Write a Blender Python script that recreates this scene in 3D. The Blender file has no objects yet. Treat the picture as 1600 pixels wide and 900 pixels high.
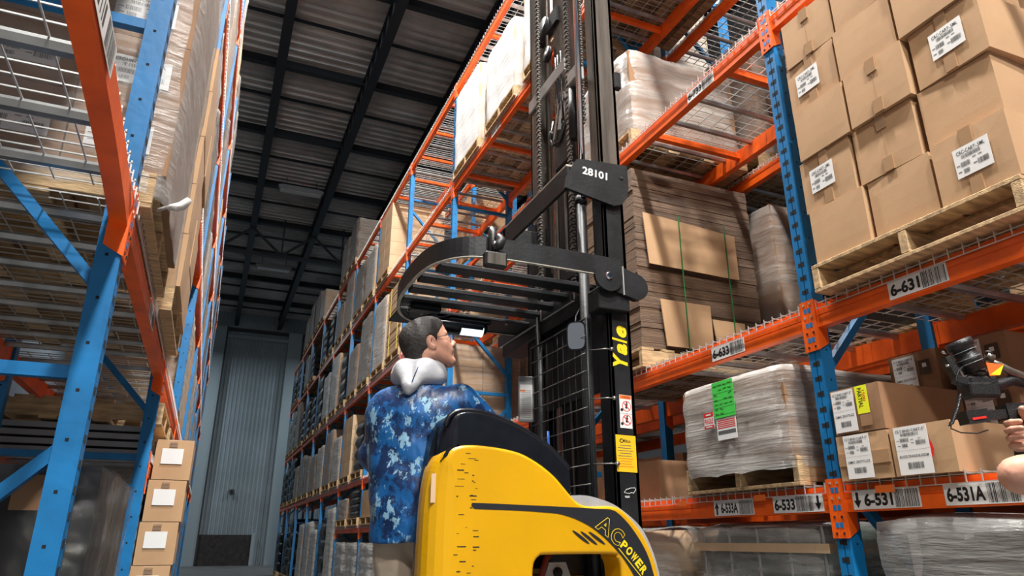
import bpy, math, random
import numpy as np
from mathutils import Matrix, Vector
random.seed(7)
sc = bpy.context.scene
COL = sc.collection
R = math.radians
H = 1.2                                   # height of the camera above the floor

# ------------------------------------------------------------------ camera, world, exposure, lights
cam_d = bpy.data.cameras.new('camera'); cam_d.sensor_width = 36; cam_d.lens = 1085 / 1600 * 36
cam_d.clip_start = .05; cam_d.clip_end = 200
cam = bpy.data.objects.new('camera', cam_d); COL.objects.link(cam)
cam.location = (0, 0, H); cam.rotation_euler = (R(90 + 19.911), 0, R(-22.923)); sc.camera = cam
sc.view_settings.view_transform = 'Standard'; sc.view_settings.look = 'None'
sc.view_settings.gamma = 1; sc.view_settings.use_curve_mapping = False
sc.view_settings.exposure = 0.32
w = bpy.data.worlds.new('world'); sc.world = w; w.use_nodes = True
w.node_tree.nodes['Background'].inputs[0].default_value = (.55, .62, .7, 1)
w.node_tree.nodes['Background'].inputs[1].default_value = .3
sc.cycles.max_bounces = 8; sc.cycles.diffuse_bounces = 4; sc.cycles.transparent_max_bounces = 16
sc.cycles.sample_clamp_indirect = 6

def area(name, loc, size, power, color=(1, .97, .92), sy=None, aim=None, spread=180):
    l = bpy.data.lights.new(name, 'AREA'); l.energy = power; l.size = size; l.color = color
    l.spread = R(spread)
    if sy: l.shape = 'RECTANGLE'; l.size_y = sy
    o = bpy.data.objects.new(name, l); COL.objects.link(o); o.location = loc
    if aim: o.rotation_euler = (Vector(aim) - Vector(loc)).to_track_quat('-Z', 'Y').to_euler()
    return o
# high bay lamps hang over the aisle, the last two entries are added side fill; the lit ones stand near and behind the camera, the far end is unlit
LAMPS = [(1.15, 7.9, 11.6, 700), (1.15, 2.2, 11.6, 1100), (1.15, -3.2, 11.6, 1300), (1.15, -9, 11.6, 1100), (8.2, 1, 12.0, 90), (8.2, 8, 12.0, 110)]
for i, (x, y, z, p) in enumerate(LAMPS):
    area('high_bay_and_fill_light', (x, y, z - .2), .45, p)
    if i < 4:      # point light added above the lamp to brighten the roof ribs
        l = bpy.data.lights.new('added_roof_uplight', 'POINT'); l.energy = 150; l.shadow_soft_size = .15; l.color = (.85, .95, 1)
        o = bpy.data.objects.new('added_roof_uplight', l); COL.objects.link(o); o.location = (x, y, z + .42)
# lights added to brighten the far wall, hidden beyond the ends of the racks
area('added_far_wall_light', (-3.8, 34.5, 10.5), .8, 330, (.85, .95, 1))
area('added_far_wall_light', (7.5, 35, 10.5), .8, 300, (.85, .95, 1))
# key light added behind the camera for the truck side and near cartons
area('added_key_light', (-.55, -3.2, 7.4), .5, 330, (1, .96, .9), aim=(1.6, 3, 1.8))

# ------------------------------------------------------------------ materials
MATS = {}
def mat(name, col, rough=.6, metal=0, noise=0, scale=8, bump=0, bscale=60, col2=None, stretch=None, emit=0, spec=.5, coat=0):
    m = bpy.data.materials.new(name); m.use_nodes = True; nt = m.node_tree; N = nt.nodes; L = nt.links
    b = N['Principled BSDF']; b.inputs['Base Color'].default_value = (*col, 1)
    b.inputs['Roughness'].default_value = rough; b.inputs['Metallic'].default_value = metal
    b.inputs['Specular IOR Level'].default_value = spec
    if coat: b.inputs['Coat Weight'].default_value = coat
    if emit: b.inputs['Emission Color'].default_value = (*col, 1); b.inputs['Emission Strength'].default_value = emit
    if noise or bump or col2:
        tc = N.new('ShaderNodeTexCoord'); mp = N.new('ShaderNodeMapping'); L.new(tc.outputs['Object'], mp.inputs[0])
        if stretch: mp.inputs['Scale'].default_value = stretch
    if noise or col2:
        t = N.new('ShaderNodeTexNoise'); t.inputs['Scale'].default_value = scale; t.inputs['Detail'].default_value = 5
        L.new(mp.outputs[0], t.inputs[0]); r = N.new('ShaderNodeValToRGB'); L.new(t.outputs[0], r.inputs[0])
        c2 = col2 or tuple(c * (1 - noise) for c in col); c1 = col if col2 else tuple(min(1, c * (1 + noise * .6)) for c in col)
        r.color_ramp.elements[0].color = (*c2, 1); r.color_ramp.elements[1].color = (*c1, 1)
        r.color_ramp.elements[0].position = .32; r.color_ramp.elements[1].position = .66
        L.new(r.outputs[0], b.inputs['Base Color'])
    if bump:
        t2 = N.new('ShaderNodeTexNoise'); t2.inputs['Scale'].default_value = bscale; L.new(mp.outputs[0], t2.inputs[0])
        bp = N.new('ShaderNodeBump'); bp.inputs['Strength'].default_value = bump; bp.inputs['Distance'].default_value = .01
        L.new(t2.outputs[0], bp.inputs['Height']); L.new(bp.outputs[0], b.inputs['Normal'])
    MATS[name] = m; return m

def film_mat(name, alpha, tint, streak=1.0, stretch=(1.2, 1.2, 14), graze=.38, bump=.9):
    """stretch film: clear plastic with milky streaks where it overlaps, glossy and wrinkled"""
    m = bpy.data.materials.new(name); m.use_nodes = True; nt = m.node_tree; N = nt.nodes; L = nt.links
    b = N['Principled BSDF']; b.inputs['Base Color'].default_value = (*tint, 1); b.inputs['Roughness'].default_value = .22
    b.inputs['Specular IOR Level'].default_value = .8
    tc = N.new('ShaderNodeTexCoord'); mp = N.new('ShaderNodeMapping'); mp.inputs['Scale'].default_value = stretch
    mp.inputs['Rotation'].default_value = (.06, .05, 0)
    L.new(tc.outputs['Object'], mp.inputs[0])
    t = N.new('ShaderNodeTexNoise'); t.inputs['Scale'].default_value = 2.2; t.inputs['Detail'].default_value = 7; t.inputs['Roughness'].default_value = .65
    L.new(mp.outputs[0], t.inputs[0])
    mr = N.new('ShaderNodeMapRange'); mr.inputs[1].default_value = .3; mr.inputs[2].default_value = .75
    mr.inputs[3].default_value = max(0, alpha - .28 * streak); mr.inputs[4].default_value = min(1, alpha + .35 * streak)
    L.new(t.outputs[0], mr.inputs[0])
    lw = N.new('ShaderNodeLayerWeight'); lw.inputs[0].default_value = .5
    ma = N.new('ShaderNodeMath'); ma.operation = 'MULTIPLY_ADD'; ma.use_clamp = True; ma.inputs[1].default_value = graze
    L.new(lw.outputs['Facing'], ma.inputs[0]); L.new(mr.outputs[0], ma.inputs[2])
    L.new(ma.outputs[0], b.inputs['Alpha'])
    bp = N.new('ShaderNodeBump'); bp.inputs['Strength'].default_value = bump; bp.inputs['Distance'].default_value = .03 if graze > .07 else .12
    L.new(t.outputs[0], bp.inputs['Height']); L.new(bp.outputs[0], b.inputs['Normal'])
    MATS[name] = m; return m

mat('blue_paint', (.006, .165, .42), .42, noise=.22, scale=5, bump=.08, bscale=30)
mat('orange_paint', (.86, .115, .006), .42, noise=.2, scale=7, bump=.08, bscale=30)
mat('galvanized', (.42, .43, .43), .38, .75, noise=.25, scale=9)
mat('wire_zinc', (.62, .62, .60), .4, .6)
mat('slot_black', (.004, .005, .008), .9)
mat('cardboard', (.47, .29, .155), .82, noise=.10, scale=3.5, bump=.05, bscale=220)
mat('cardboard_pale', (.60, .42, .26), .82, noise=.10, scale=3.5, bump=.05, bscale=220)
mat('cardboard_brown', (.30, .165, .085), .82, noise=.15, scale=4, bump=.05, bscale=220)
mat('carton_tape', (.36, .22, .12), .25)
mat('sheet_edges', (.17, .10, .058), .5, noise=.6, scale=5, stretch=(.6, .6, 55), bump=.9, bscale=9)
mat('wood', (.50, .34, .18), .8, noise=.45, scale=6, stretch=(1, 6, 6), bump=.3, bscale=30)
mat('wood_dark', (.27, .17, .09), .85, noise=.5, scale=6, stretch=(1, 6, 6), bump=.3, bscale=30)
mat('paper_white', (.74, .74, .73), .6)
mat('ink', (.008, .008, .009), .6)
mat('ink_soft', (.10, .10, .10), .6)
mat('yellow_paint', (.66, .345, .001), .32, noise=.07, scale=3, coat=.3, bump=.05, bscale=200)
mat('black_plastic', (.005, .007, .011), .24, noise=.3, scale=20, bump=.04, bscale=250)
mat('black_steel', (.012, .013, .015), .48, noise=.5, scale=9, bump=.1, bscale=60, spec=.32)
mat('decal_black', (.012, .014, .018), .45)
mat('mast_steel', (.155, .14, .12), .33, .55, noise=.45, scale=4, stretch=(8, 8, .6))
mat('chrome', (.75, .75, .78), .10, 1)
mat('chain_steel', (.30, .29, .27), .35, .8, noise=.3, scale=80)
mat('grey_paint', (.36, .36, .36), .5, noise=.15, scale=10)
mat('edge_wear', (.48, .45, .38), .5, .3, noise=.3, scale=20)
mat('yellow_decal', (.85, .62, .01), .45)
mat('yellow_sticker', (.85, .50, .01), .5)
mat('red_print', (.70, .02, .015), .5)
mat('orange_print', (.80, .16, .02), .5)
mat('green_label', (.06, .62, .08), .5)
mat('neon_yellow', (.80, .85, .02), .5)
mat('strap_green', (.02, .20, .05), .4)
mat('strap_yellow', (.7, .55, .03), .4)
mat('strap_red', (.55, .01, .015), .4)
mat('tote_blue', (.01, .12, .55), .5)
mat('roof_deck', (.42, .43, .43), .42, .25, noise=.35, scale=.8)
mat('joist_paint', (.014, .018, .025), .5)
mat('wall_metal', (.27, .33, .37), .5, .1, noise=.2, scale=.5)
mat('wall_trim', (.30, .37, .41), .5)
mat('door_dark', (.035, .028, .027), .8, noise=.4, scale=6, bump=.3, bscale=20)
mat('concrete', (.13, .13, .128), .55, noise=.25, scale=1.2, bump=.1, bscale=20)
mat('wall_plain', (.10, .11, .125), .7)
mat('dark_goods', (.008, .008, .010), .35, noise=.5, scale=5, bump=.6, bscale=12)
mat('silver_goods', (.42, .42, .41), .4, .3, noise=.5, scale=6)
mat('grey_plastic', (.30, .31, .32), .5)
mat('green_goods', (.05, .09, .06), .5, noise=.4, scale=10)
mat('skin', (.60, .31, .215), .5, noise=.16, scale=14, bump=.12, bscale=70)
mat('hair_dark', (.020, .016, .014), .6, noise=.6, scale=60, bump=.5, bscale=300)
mat('hood_fabric', (.46, .47, .50), .75, noise=.08, scale=12, bump=.3, bscale=25)
mat('chino', (.47, .38, .29), .85, noise=.1, scale=9, bump=.5, bscale=14)
mat('shoe_leather', (.06, .035, .02), .5)
mat('tee_dark', (.02, .022, .028), .85, bump=.3, bscale=20)
mat('jeans', (.02, .035, .07), .85)
mat('lens_glass', (.8, .85, .88), .05, spec=.9)
mat('eye_white', (.75, .73, .7), .3)
mat('camera_black', (.012, .012, .013), .42, bump=.2, bscale=200)
mat('screen_blue', (.15, .55, 1.0), .4, emit=3)
mat('lamp_glass', (.75, .92, 1.0), .3, emit=1.1)
mat('lamp_white', (1, .97, .92), .3, emit=18)
mat('mirror_glass', (.6, .62, .65), .05, 1)
mat('hose_red', (.16, .02, .02), .5)
film_mat('film_clear', .07, (.60, .60, .58), .8)
film_mat('film_milky', .14, (.70, .68, .65), .9, graze=.72)
film_mat('film_white', .0, (.92, .92, .92), .4, graze=1.35, bump=.3)
film_mat('film_gloss', .20, (.62, .62, .60), 1.1, (.8, .8, 5), .30, .7)
MATS['film_gloss'].node_tree.nodes['Principled BSDF'].inputs['Roughness'].default_value = .14
film_mat('film_dark', .10, (.05, .05, .053), .8, (9, 9, 12), .06, 1.0)
MATS['film_dark'].node_tree.nodes['Principled BSDF'].inputs['Roughness'].default_value = .1
MATS['lens_glass'].node_tree.nodes['Principled BSDF'].inputs['Alpha'].default_value = .25

def shirt_mat():
    m = bpy.data.materials.new('shirt_print'); m.use_nodes = True; nt = m.node_tree; N = nt.nodes; L = nt.links
    b = N['Principled BSDF']; b.inputs['Roughness'].default_value = .45; b.inputs['Sheen Weight'].default_value = .03
    tc = N.new('ShaderNodeTexCoord')
    def ns(scale, det, st=(1, 1, 1)):
        mp = N.new('ShaderNodeMapping'); mp.inputs['Scale'].default_value = st; L.new(tc.outputs['Object'], mp.inputs[0])
        t = N.new('ShaderNodeTexNoise'); t.inputs['Scale'].default_value = scale; t.inputs['Detail'].default_value = det
        t.inputs['Roughness'].default_value = .72; L.new(mp.outputs[0], t.inputs[0]); return t.outputs[0]
    r1 = N.new('ShaderNodeValToRGB'); L.new(ns(12, 6), r1.inputs[0])
    e = r1.color_ramp.elements; e[0].position = .46; e[0].color = (.002, .018, .075, 1); e[1].position = .54; e[1].color = (.003, .085, .27, 1)
    r2 = N.new('ShaderNodeValToRGB'); L.new(ns(16, 6, (1, 1, .75)), r2.inputs[0])
    e = r2.color_ramp.elements; e[0].position = .555; e[0].color = (0, 0, 0, 1); e[1].position = .575; e[1].color = (1, 1, 1, 1)
    mx = N.new('ShaderNodeMix'); mx.data_type = 'RGBA'; L.new(r2.outputs[0], mx.inputs[0]); L.new(r1.outputs[0], mx.inputs[6])
    mx.inputs[7].default_value = (.20, .37, .50, 1); L.new(mx.outputs[2], b.inputs['Base Color'])
    t = ns(7, 3, (1, 1, .5)); bp = N.new('ShaderNodeBump'); bp.inputs['Strength'].default_value = .6; bp.inputs['Distance'].default_value = .03
    L.new(t, bp.inputs['Height']); L.new(bp.outputs[0], b.inputs['Normal']); MATS['shirt_print'] = m
shirt_mat()

# ------------------------------------------------------------------ mesh helpers
class MB:
    """collects shapes and links them as one mesh object"""
    def __init__(s, M=None): s.v = []; s.f = []; s.m = []; s.mats = []; s.M = M or Matrix(); s.smooth = []
    def mi(s, m):
        if m not in s.mats: s.mats.append(m)
        return s.mats.index(m)
    def add(s, vs, fs, m, smooth=False):
        b = len(s.v); k = s.mi(m); M = s.M
        s.v += [tuple(M @ Vector(p)) for p in vs]; s.f += [tuple(i + b for i in f) for f in fs]
        s.m += [k] * len(fs); s.smooth += [smooth] * len(fs); return s
    def box(s, x0, x1, y0, y1, z0, z1, m):
        return s.add([(x0,y0,z0),(x1,y0,z0),(x1,y1,z0),(x0,y1,z0),(x0,y0,z1),(x1,y0,z1),(x1,y1,z1),(x0,y1,z1)],
            [(0,3,2,1),(4,5,6,7),(0,1,5,4),(1,2,6,5),(2,3,7,6),(3,0,4,7)], m)
    def cbox(s, x0, x1, y0, y1, z0, z1, m, c=.004):
        """box with chamfered edges"""
        vs = []; idx = {}
        X = (x0, x1); Y = (y0, y1); Z = (z0, z1)
        for i in (0, 1):
            for j in (0, 1):
                for k in (0, 1):
                    sx, sy, sz = (1 - 2 * i), (1 - 2 * j), (1 - 2 * k)
                    p = (X[i], Y[j], Z[k])
                    idx[i, j, k, 0] = len(vs); vs.append((p[0], p[1] + sy * c, p[2] + sz * c))
                    idx[i, j, k, 1] = len(vs); vs.append((p[0] + sx * c, p[1], p[2] + sz * c))
                    idx[i, j, k, 2] = len(vs); vs.append((p[0] + sx * c, p[1] + sy * c, p[2]))
        fs = []
        for i in (0, 1):
            q = [idx[i, 0, 0, 0], idx[i, 1, 0, 0], idx[i, 1, 1, 0], idx[i, 0, 1, 0]]; fs.append(q if i else q[::-1])
            q = [idx[0, i, 0, 1], idx[1, i, 0, 1], idx[1, i, 1, 1], idx[0, i, 1, 1]]; fs.append(q[::-1] if i else q)
            q = [idx[0, 0, i, 2], idx[1, 0, i, 2], idx[1, 1, i, 2], idx[0, 1, i, 2]]; fs.append(q if i else q[::-1])
        for a in (0, 1):
            for b in (0, 1):
                q = [idx[0, a, b, 1], idx[1, a, b, 1], idx[1, a, b, 2], idx[0, a, b, 2]]; fs.append(q)
                q = [idx[a, 0, b, 0], idx[a, 1, b, 0], idx[a, 1, b, 2], idx[a, 0, b, 2]]; fs.append(q)
                q = [idx[a, b, 0, 0], idx[a, b, 1, 0], idx[a, b, 1, 1], idx[a, b, 0, 1]]; fs.append(q)
        for i in (0, 1):
            for j in (0, 1):
                for k in (0, 1): fs.append([idx[i, j, k, 0], idx[i, j, k, 1], idx[i, j, k, 2]])
        return s.add(vs, fs, m)
    def bar(s, a, b, w, h, m, up=(0, 0, 1)):
        a = Vector(a); b = Vector(b); d = (b - a).normalized(); u = Vector(up)
        if abs(d.dot(u)) > .98: u = Vector((0, 1, 0))
        r = d.cross(u).normalized(); u = r.cross(d)
        r = r * w / 2; u = u * h / 2
        return s.add([a-r-u, a+r-u, a+r+u, a-r+u, b-r-u, b+r-u, b+r+u, b-r+u],
            [(0,1,2,3),(7,6,5,4),(0,4,5,1),(1,5,6,2),(2,6,7,3),(3,7,4,0)], m)
    def tube(s, pts, r, m, n=8, smooth=True, closed=False):
        pts = [Vector(p) for p in pts]; vs = []; fs = []; k = len(pts)
        rr = r if isinstance(r, (list, tuple)) else [r] * k
        u = None
        for i, p in enumerate(pts):
            d = (pts[min(i+1, k-1)] - pts[max(i-1, 0)]).normalized()
            if u is None: u = Vector((0, 0, 1)) if abs(d.z) < .9 else Vector((1, 0, 0))
            u = (u - d * u.dot(d)).normalized(); v = d.cross(u)
            for j in range(n):
                a = 2 * math.pi * j / n; vs.append(p + (u * math.cos(a) + v * math.sin(a)) * rr[i])
        for i in range(k - 1):
            for j in range(n):
                a = i*n+j; b = i*n+(j+1) % n; fs.append((a, b, b+n, a+n))
        fs.append(tuple(range(n))[::-1]); fs.append(tuple((k-1)*n + j for j in range(n)))
        return s.add(vs, fs, m, smooth)
    def prism(s, poly, t, m, axis='y', o=0):
        """polygon (a,b) extruded from o to o+t; axis y: (x,z), z: (x,y), x: (y,z)"""
        def P(a, b, c): return {'y': (a, c, b), 'z': (a, b, c), 'x': (c, a, b)}[axis]
        n = len(poly); vs = [P(a, b, o) for a, b in poly] + [P(a, b, o + t) for a, b in poly]
        fs = [tuple(range(n)), tuple(range(2*n-1, n-1, -1))] + [(i, i+n, (i+1) % n + n, (i+1) % n) for i in range(n)]
        return s.add(vs, fs, m)
    def mesh(s, name):
        me = bpy.data.meshes.new(name); me.from_pydata(s.v, [], s.f)
        for m in s.mats: me.materials.append(MATS[m])
        me.polygons.foreach_set('material_index', s.m); me.polygons.foreach_set('use_smooth', s.smooth)
        me.update(); return me
    def build(s, name, parent=None, loc=None, fix=False):
        me = s.mesh(name)
        if fix:
            import bmesh
            bm = bmesh.new(); bm.from_mesh(me); bmesh.ops.recalc_face_normals(bm, faces=bm.faces); bm.to_mesh(me); bm.free()
        return link(name, me, parent, loc)
def link(name, data, parent=None, loc=None):
    o = bpy.data.objects.new(name, data); COL.objects.link(o)
    if parent: o.parent = parent
    if loc: o.location = loc
    return o
def thing(name, label, cat, loc=(0, 0, 0), rz=0, group=None):
    o = bpy.data.objects.new(name, None); COL.objects.link(o); o.empty_display_size = .1
    o.location = loc; o.rotation_euler = (0, 0, rz); return tag(o, label, cat, group)
def tag(o, label, cat, group=None, kind=None):
    o['label'] = label; o['category'] = cat
    if group: o['group'] = group
    if kind: o['kind'] = kind
    return o
def struct(o, label=None):
    o['kind'] = 'structure'
    if label: o['label'] = label
    return o
def copy_tree(root, loc, rz=None, label=None, group=None):
    r = root.copy(); COL.objects.link(r); r.location = loc
    if rz is not None: r.rotation_euler = (0, 0, rz)
    if label: r['label'] = label
    if group: r['group'] = group
    for ch in root.children:
        c = ch.copy(); COL.objects.link(c); c.parent = r
        for g in ch.children:
            d = g.copy(); COL.objects.link(d); d.parent = c
    return r
ORD = ['nearest', 'second', 'third', 'fourth', 'fifth', 'sixth', 'seventh', 'eighth', 'ninth', 'tenth', 'eleventh', 'twelfth', 'thirteenth']
NTH = ['first', 'second', 'third', 'fourth', 'fifth', 'sixth', 'seventh', 'eighth', 'ninth', 'tenth', 'eleventh', 'twelfth']

def frame(o, u, v):
    u = Vector(u).normalized(); v = Vector(v).normalized(); n = u.cross(v)
    M = Matrix.Identity(4)
    for i in range(3): M[i][0] = u[i]; M[i][1] = v[i]; M[i][2] = n[i]; M[i][3] = o[i]
    return M
def fr_left(o): return frame(o, (0, -1, 0), (0, 0, 1))     # on a face looking to -x (right rack aisle side)
def fr_near(o): return frame(o, (1, 0, 0), (0, 0, 1))      # on a face looking to -y (towards the camera)
def fr_right(o): return frame(o, (0, 1, 0), (0, 0, 1))     # on a face looking to +x (left rack aisle side)

TXT = {}
def text_geo(s, bold=0, shear=0):
    k = (s, bold, shear)
    if k in TXT: return TXT[k]
    c = bpy.data.curves.new('t', 'FONT'); c.body = s; c.size = 1; c.align_x = 'LEFT'; c.align_y = 'BOTTOM_BASELINE'
    c.offset = bold; c.shear = shear; c.resolution_u = 3
    o = bpy.data.objects.new('t', c); COL.objects.link(o)
    dg = bpy.context.evaluated_depsgraph_get(); me = bpy.data.meshes.new_from_object(o.evaluated_get(dg))
    v = [tuple(p.co) for p in me.vertices]; f = [tuple(p.vertices) for p in me.polygons]
    bpy.data.objects.remove(o); bpy.data.curves.remove(c); bpy.data.meshes.remove(me)
    x0 = min(p[0] for p in v); x1 = max(p[0] for p in v); y0 = min(p[1] for p in v); y1 = max(p[1] for p in v)
    v = [(p[0]-x0, p[1]-y0, 0) for p in v]; TXT[k] = (v, f, x1-x0, y1-y0); return TXT[k]
def text(mb, s, x, y, w, h, m, z=.0006, bold=.01, rot=0, shear=0):
    """text filling the rectangle (x, y, w, h) of the frame of mb"""
    v, f, tw, th = text_geo(s, bold, shear); ca, sa = math.cos(rot), math.sin(rot)
    vs = [(x + a/tw*w*ca - b/th*h*sa, y + a/tw*w*sa + b/th*h*ca, z) for a, b, _ in v]
    mb.add(vs, f, m)
def barcode(mb, x, y, w, h, m='ink', z=.0006, n=28, seed=1):
    r = random.Random(seed); xs = x; unit = w / n
    while xs < x + w - unit * .6:
        b = unit * r.choice((.45, .45, .9, 1.2)); mb.add([(xs, y, z), (xs+b, y, z), (xs+b, y+h, z), (xs, y+h, z)], [(0, 1, 2, 3)], m)
        xs += b + unit * r.choice((.4, .5, .9))
def quad(mb, x, y, w, h, m, z=.0006): mb.add([(x, y, z), (x+w, y, z), (x+w, y+h, z), (x, y+h, z)], [(0, 1, 2, 3)], m)

def carton_label(M, w, h, head, parent, big=None, name='shipping_label', sd=1):
    """white printed label, lower left corner at the frame's origin"""
    p = MB(M); p.box(0, w, 0, h, 0, .0012, 'paper_white'); L = p.build(name, parent)
    q = MB(M @ Matrix.Translation((0, 0, .0013)))
    if big:
        text(q, head, w*.06, h*.88, w*.88, h*.06, 'ink'); barcode(q, w*.2, h*.80, w*.55, h*.065, 'ink_soft', n=34, seed=sd)
        barcode(q, w*.16, h*.68, w*.26, h*.08, 'ink_soft', seed=sd+1); barcode(q, w*.20, h*.57, w*.17, h*.07, 'ink_soft', seed=sd+2)
        barcode(q, w*.62, h*.60, w*.30, h*.09, 'ink_soft', seed=sd+3)
        for a, b in ((.05, .71), (.07, .60), (.48, .71), (.48, .64), (.7, .72)): quad(q, w*a, h*b, w*.09, h*.012, 'ink_soft')
        quad(q, 0, h*.50, w, h*.004, 'ink_soft')
        text(q, big, w*.07, h*.35, w*.86, h*.055, 'ink'); barcode(q, w*.28, h*.12, w*.46, h*.13, 'ink_soft', n=40, seed=sd+4)
    else:
        text(q, head, w*.10, h*.76, w*.80, h*.13, 'ink'); barcode(q, w*.22, h*.60, w*.52, h*.13, 'ink_soft', n=34, seed=sd)
        barcode(q, w*.16, h*.33, w*.26, h*.17, 'ink_soft', seed=sd+1); barcode(q, w*.20, h*.10, w*.16, h*.15, 'ink_soft', seed=sd+2)
        barcode(q, w*.62, h*.20, w*.30, h*.19, 'ink_soft', seed=sd+3)
        for a, b in ((.04, .40), (.05, .18), (.5, .5), (.5, .28), (.66, .5)): quad(q, w*a, h*b, w*.1, h*.03, 'ink_soft')
    q.build('printing', L); return L

# ------------------------------------------------------------------ the building
YN, YF, XL, XR_, ZC = -14.0, 39.0, -7.0, 12.5, 12.8
struct(MB().box(XL, XR_, YN, YF, -.2, 0, 'concrete').build('floor'), 'grey concrete warehouse floor')
# roof deck with trapezoid ribs running across the aisle
mb = MB(); per = .28; prof = [(0, 0), (.09, 0), (.13, .09), (.24, .09), (.28, 0)]
vs = []; fs = []; y = YN
pts = []
while y < YF:
    pts += [(y + a, ZC + b) for a, b in prof[:-1]]; y += per
for a, b in pts: vs += [(XL, a, b), (XR_, a, b)]
fs = [(2*i, 2*i+1, 2*i+3, 2*i+2) for i in range(len(pts) - 1)]
mb.add(vs, fs, 'roof_deck'); mb.box(XL, XR_, YN, YF, ZC + .14, ZC + .2, 'roof_deck')
struct(mb.build('ceiling'), 'dark ribbed metal roof deck')
for i, x in enumerate((-1.9, .30, 2.50, 4.68, 6.9, 9.1)):
    mb = MB(); mb.box(x-.11, x+.11, YN, YF, ZC-.16, ZC-.12, 'joist_paint'); mb.box(x-.11, x+.11, YN, YF, ZC-.72, ZC-.67, 'joist_paint')
    mb.box(x-.02, x+.02, YN, YF, ZC-.68, ZC-.15, 'joist_paint')
    yy = 8.0
    while yy < YF - .6:
        mb.bar((x, yy, ZC-.68), (x, yy+.3, ZC-.15), .16, .03, 'joist_paint'); mb.bar((x, yy+.3, ZC-.15), (x, yy+.6, ZC-.68), .16, .03, 'joist_paint'); yy += .6
    struct(mb.build('trim_%d' % (i+1)), 'dark steel roof girder running along the aisle')
k = 7
for y in (9.2, 12.55, 15.9, 19.3, 22.7, 26, 29.3, 32.6, 36):
    for dy, s in ((0, 1), (1.67, .22)):
        mb = MB(); a = .08*s; mb.box(XL, XR_, y+dy-a, y+dy+a, ZC-.03-.22*s, ZC-.02-.20*s, 'joist_paint').box(XL, XR_, y+dy-.02, y+dy+.02, ZC-.22*s, ZC, 'joist_paint')
        struct(mb.build('trim_%d' % k), 'dark purlin crossing the roof' if s == 1 else 'thin dark purlin crossing the roof'); k += 1
mb = MB(); y = 25.4; zb = ZC - 1.75
mb.box(XL, XR_, y-.07, y+.07, zb, zb+.12, 'joist_paint')
for i in range(-3, 6):
    x = .30 + i*2.2
    mb.bar((x, y, ZC-.7), (x+1.1, y, zb+.1), .08, .08, 'joist_paint', up=(0, 1, 0)); mb.bar((x+2.2, y, ZC-.7), (x+1.1, y, zb+.1), .08, .08, 'joist_paint', up=(0, 1, 0))
    mb.bar((x+1.1, y, ZC-.2), (x+1.1, y, zb+.1), .05, .05, 'joist_paint', up=(0, 1, 0))
struct(mb.build('trim_%d' % k), 'dark open truss crossing the roof'); k += 1
# far wall of vertical ribbed sheet
vs = []; pts = []; x = XL; per = .2
while x < XR_:
    pts += [(x, 0), (x+.09, 0), (x+.11, -.05), (x+.18, -.05)]; x += per
for a, b in pts: vs += [(a, YF+b, 0), (a, YF+b, ZC+.2)]
mb = MB(); mb.add(vs, [(2*i, 2*i+2, 2*i+3, 2*i+1) for i in range(len(pts)-1)], 'wall_metal'); mb.box(XL, XR_, YF+.05, YF+.15, 0, ZC+.2, 'wall_metal')
struct(mb.build('wall_far'), 'grey blue ribbed metal wall at the end of the aisle')
struct(MB().box(XL-.1, XL, YN, YF+.1, 0, ZC+.2, 'wall_plain').build('wall_left'))
struct(MB().box(XR_, XR_+.1, YN, YF+.1, 0, ZC+.2, 'wall_plain').build('wall_right'))
struct(MB().box(XL, XR_, YN-.1, YN, 0, ZC+.2, 'wall_plain').build('wall_near'))
for x0, x1, lb in ((-.75, -.1, 'pale flat wall post beside the left rack'), (3.05, 3.8, 'pale flat wall post beside the right rack')):
    mb = MB(); mb.box(x0, x1, YF-.35, YF-.05, 0, ZC-.9, 'wall_trim'); mb.box(x1-.03, x1+.05, YF-.4, YF-.05, 0, ZC-.9, 'joist_paint')
    struct(mb.build('trim_%d' % k), lb); k += 1
for z in (11.35, 11.75):
    struct(MB().box(XL, XR_, YF-.22, YF-.08, z, z+.16, 'wall_trim' if z < 11.5 else 'joist_paint').build('trim_%d' % k), 'horizontal girt at the top of the far wall'); k += 1
mb = MB(); mb.box(-.40, 2.35, YF-.28, YF-.1, 0, 1.42, 'door_dark'); d = mb.build('door_1'); struct(d, 'dark opening panel at the foot of the far wall')
for x in (-.47, 2.42): MB().box(x-.07, x+.07, YF-.36, YF-.08, 0, 1.5, 'wall_trim').build('door_frame', d)
tag(MB().cbox(1.05, 1.27, YF-.22, YF-.04, 3.35, 3.57, 'black_plastic', .02).box(1.1, 1.22, YF-.25, YF-.2, 3.4, 3.52, 'slot_black').build('wall_vent'), 'small black square vent box on the far wall', 'vent')
# lamps
def fixture(x, y, z, label, lit=False):
    t = thing('ceiling_light', label, 'ceiling light', (x, y, z))
    MB().prism([(-.75, .12), (-.6, .17), (.6, .17), (.75, .12), (.7, 0), (-.7, 0)], .3, 'grey_plastic', 'y', -.15).build('housing', t)
    MB().box(-.66, .66, -.12, .12, -.012, 0, 'paper_white').build('diffuser', t)
    MB().box(-.5, -.48, -.01, .01, .17, ZC-.02-z, 'joist_paint').box(.48, .5, -.01, .01, .17, ZC-.02-z, 'joist_paint').build('hanger', t)
fixture(1.6, 22.2, 12.25, 'unlit grey strip light under the roof, the nearer of two')
fixture(1.4, 30.0, 12.25, 'unlit grey strip light under the roof, the farther of two')
for i, (x, y, z, p) in enumerate(LAMPS[:4]):
    t = thing('high_bay_and_added_lamp', 'round high bay lamp hanging over the aisle, %s from the forklift' % ORD[i], 'ceiling light', (x, y, z))
    MB().tube([(0, 0, .05), (0, 0, .12), (0, 0, .3)], [.28, .22, .1], 'grey_plastic', 20).build('housing', t)
    MB().tube([(0, 0, .3), (0, 0, ZC-z)], .01, 'joist_paint', 6).build('cord', t)

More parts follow.
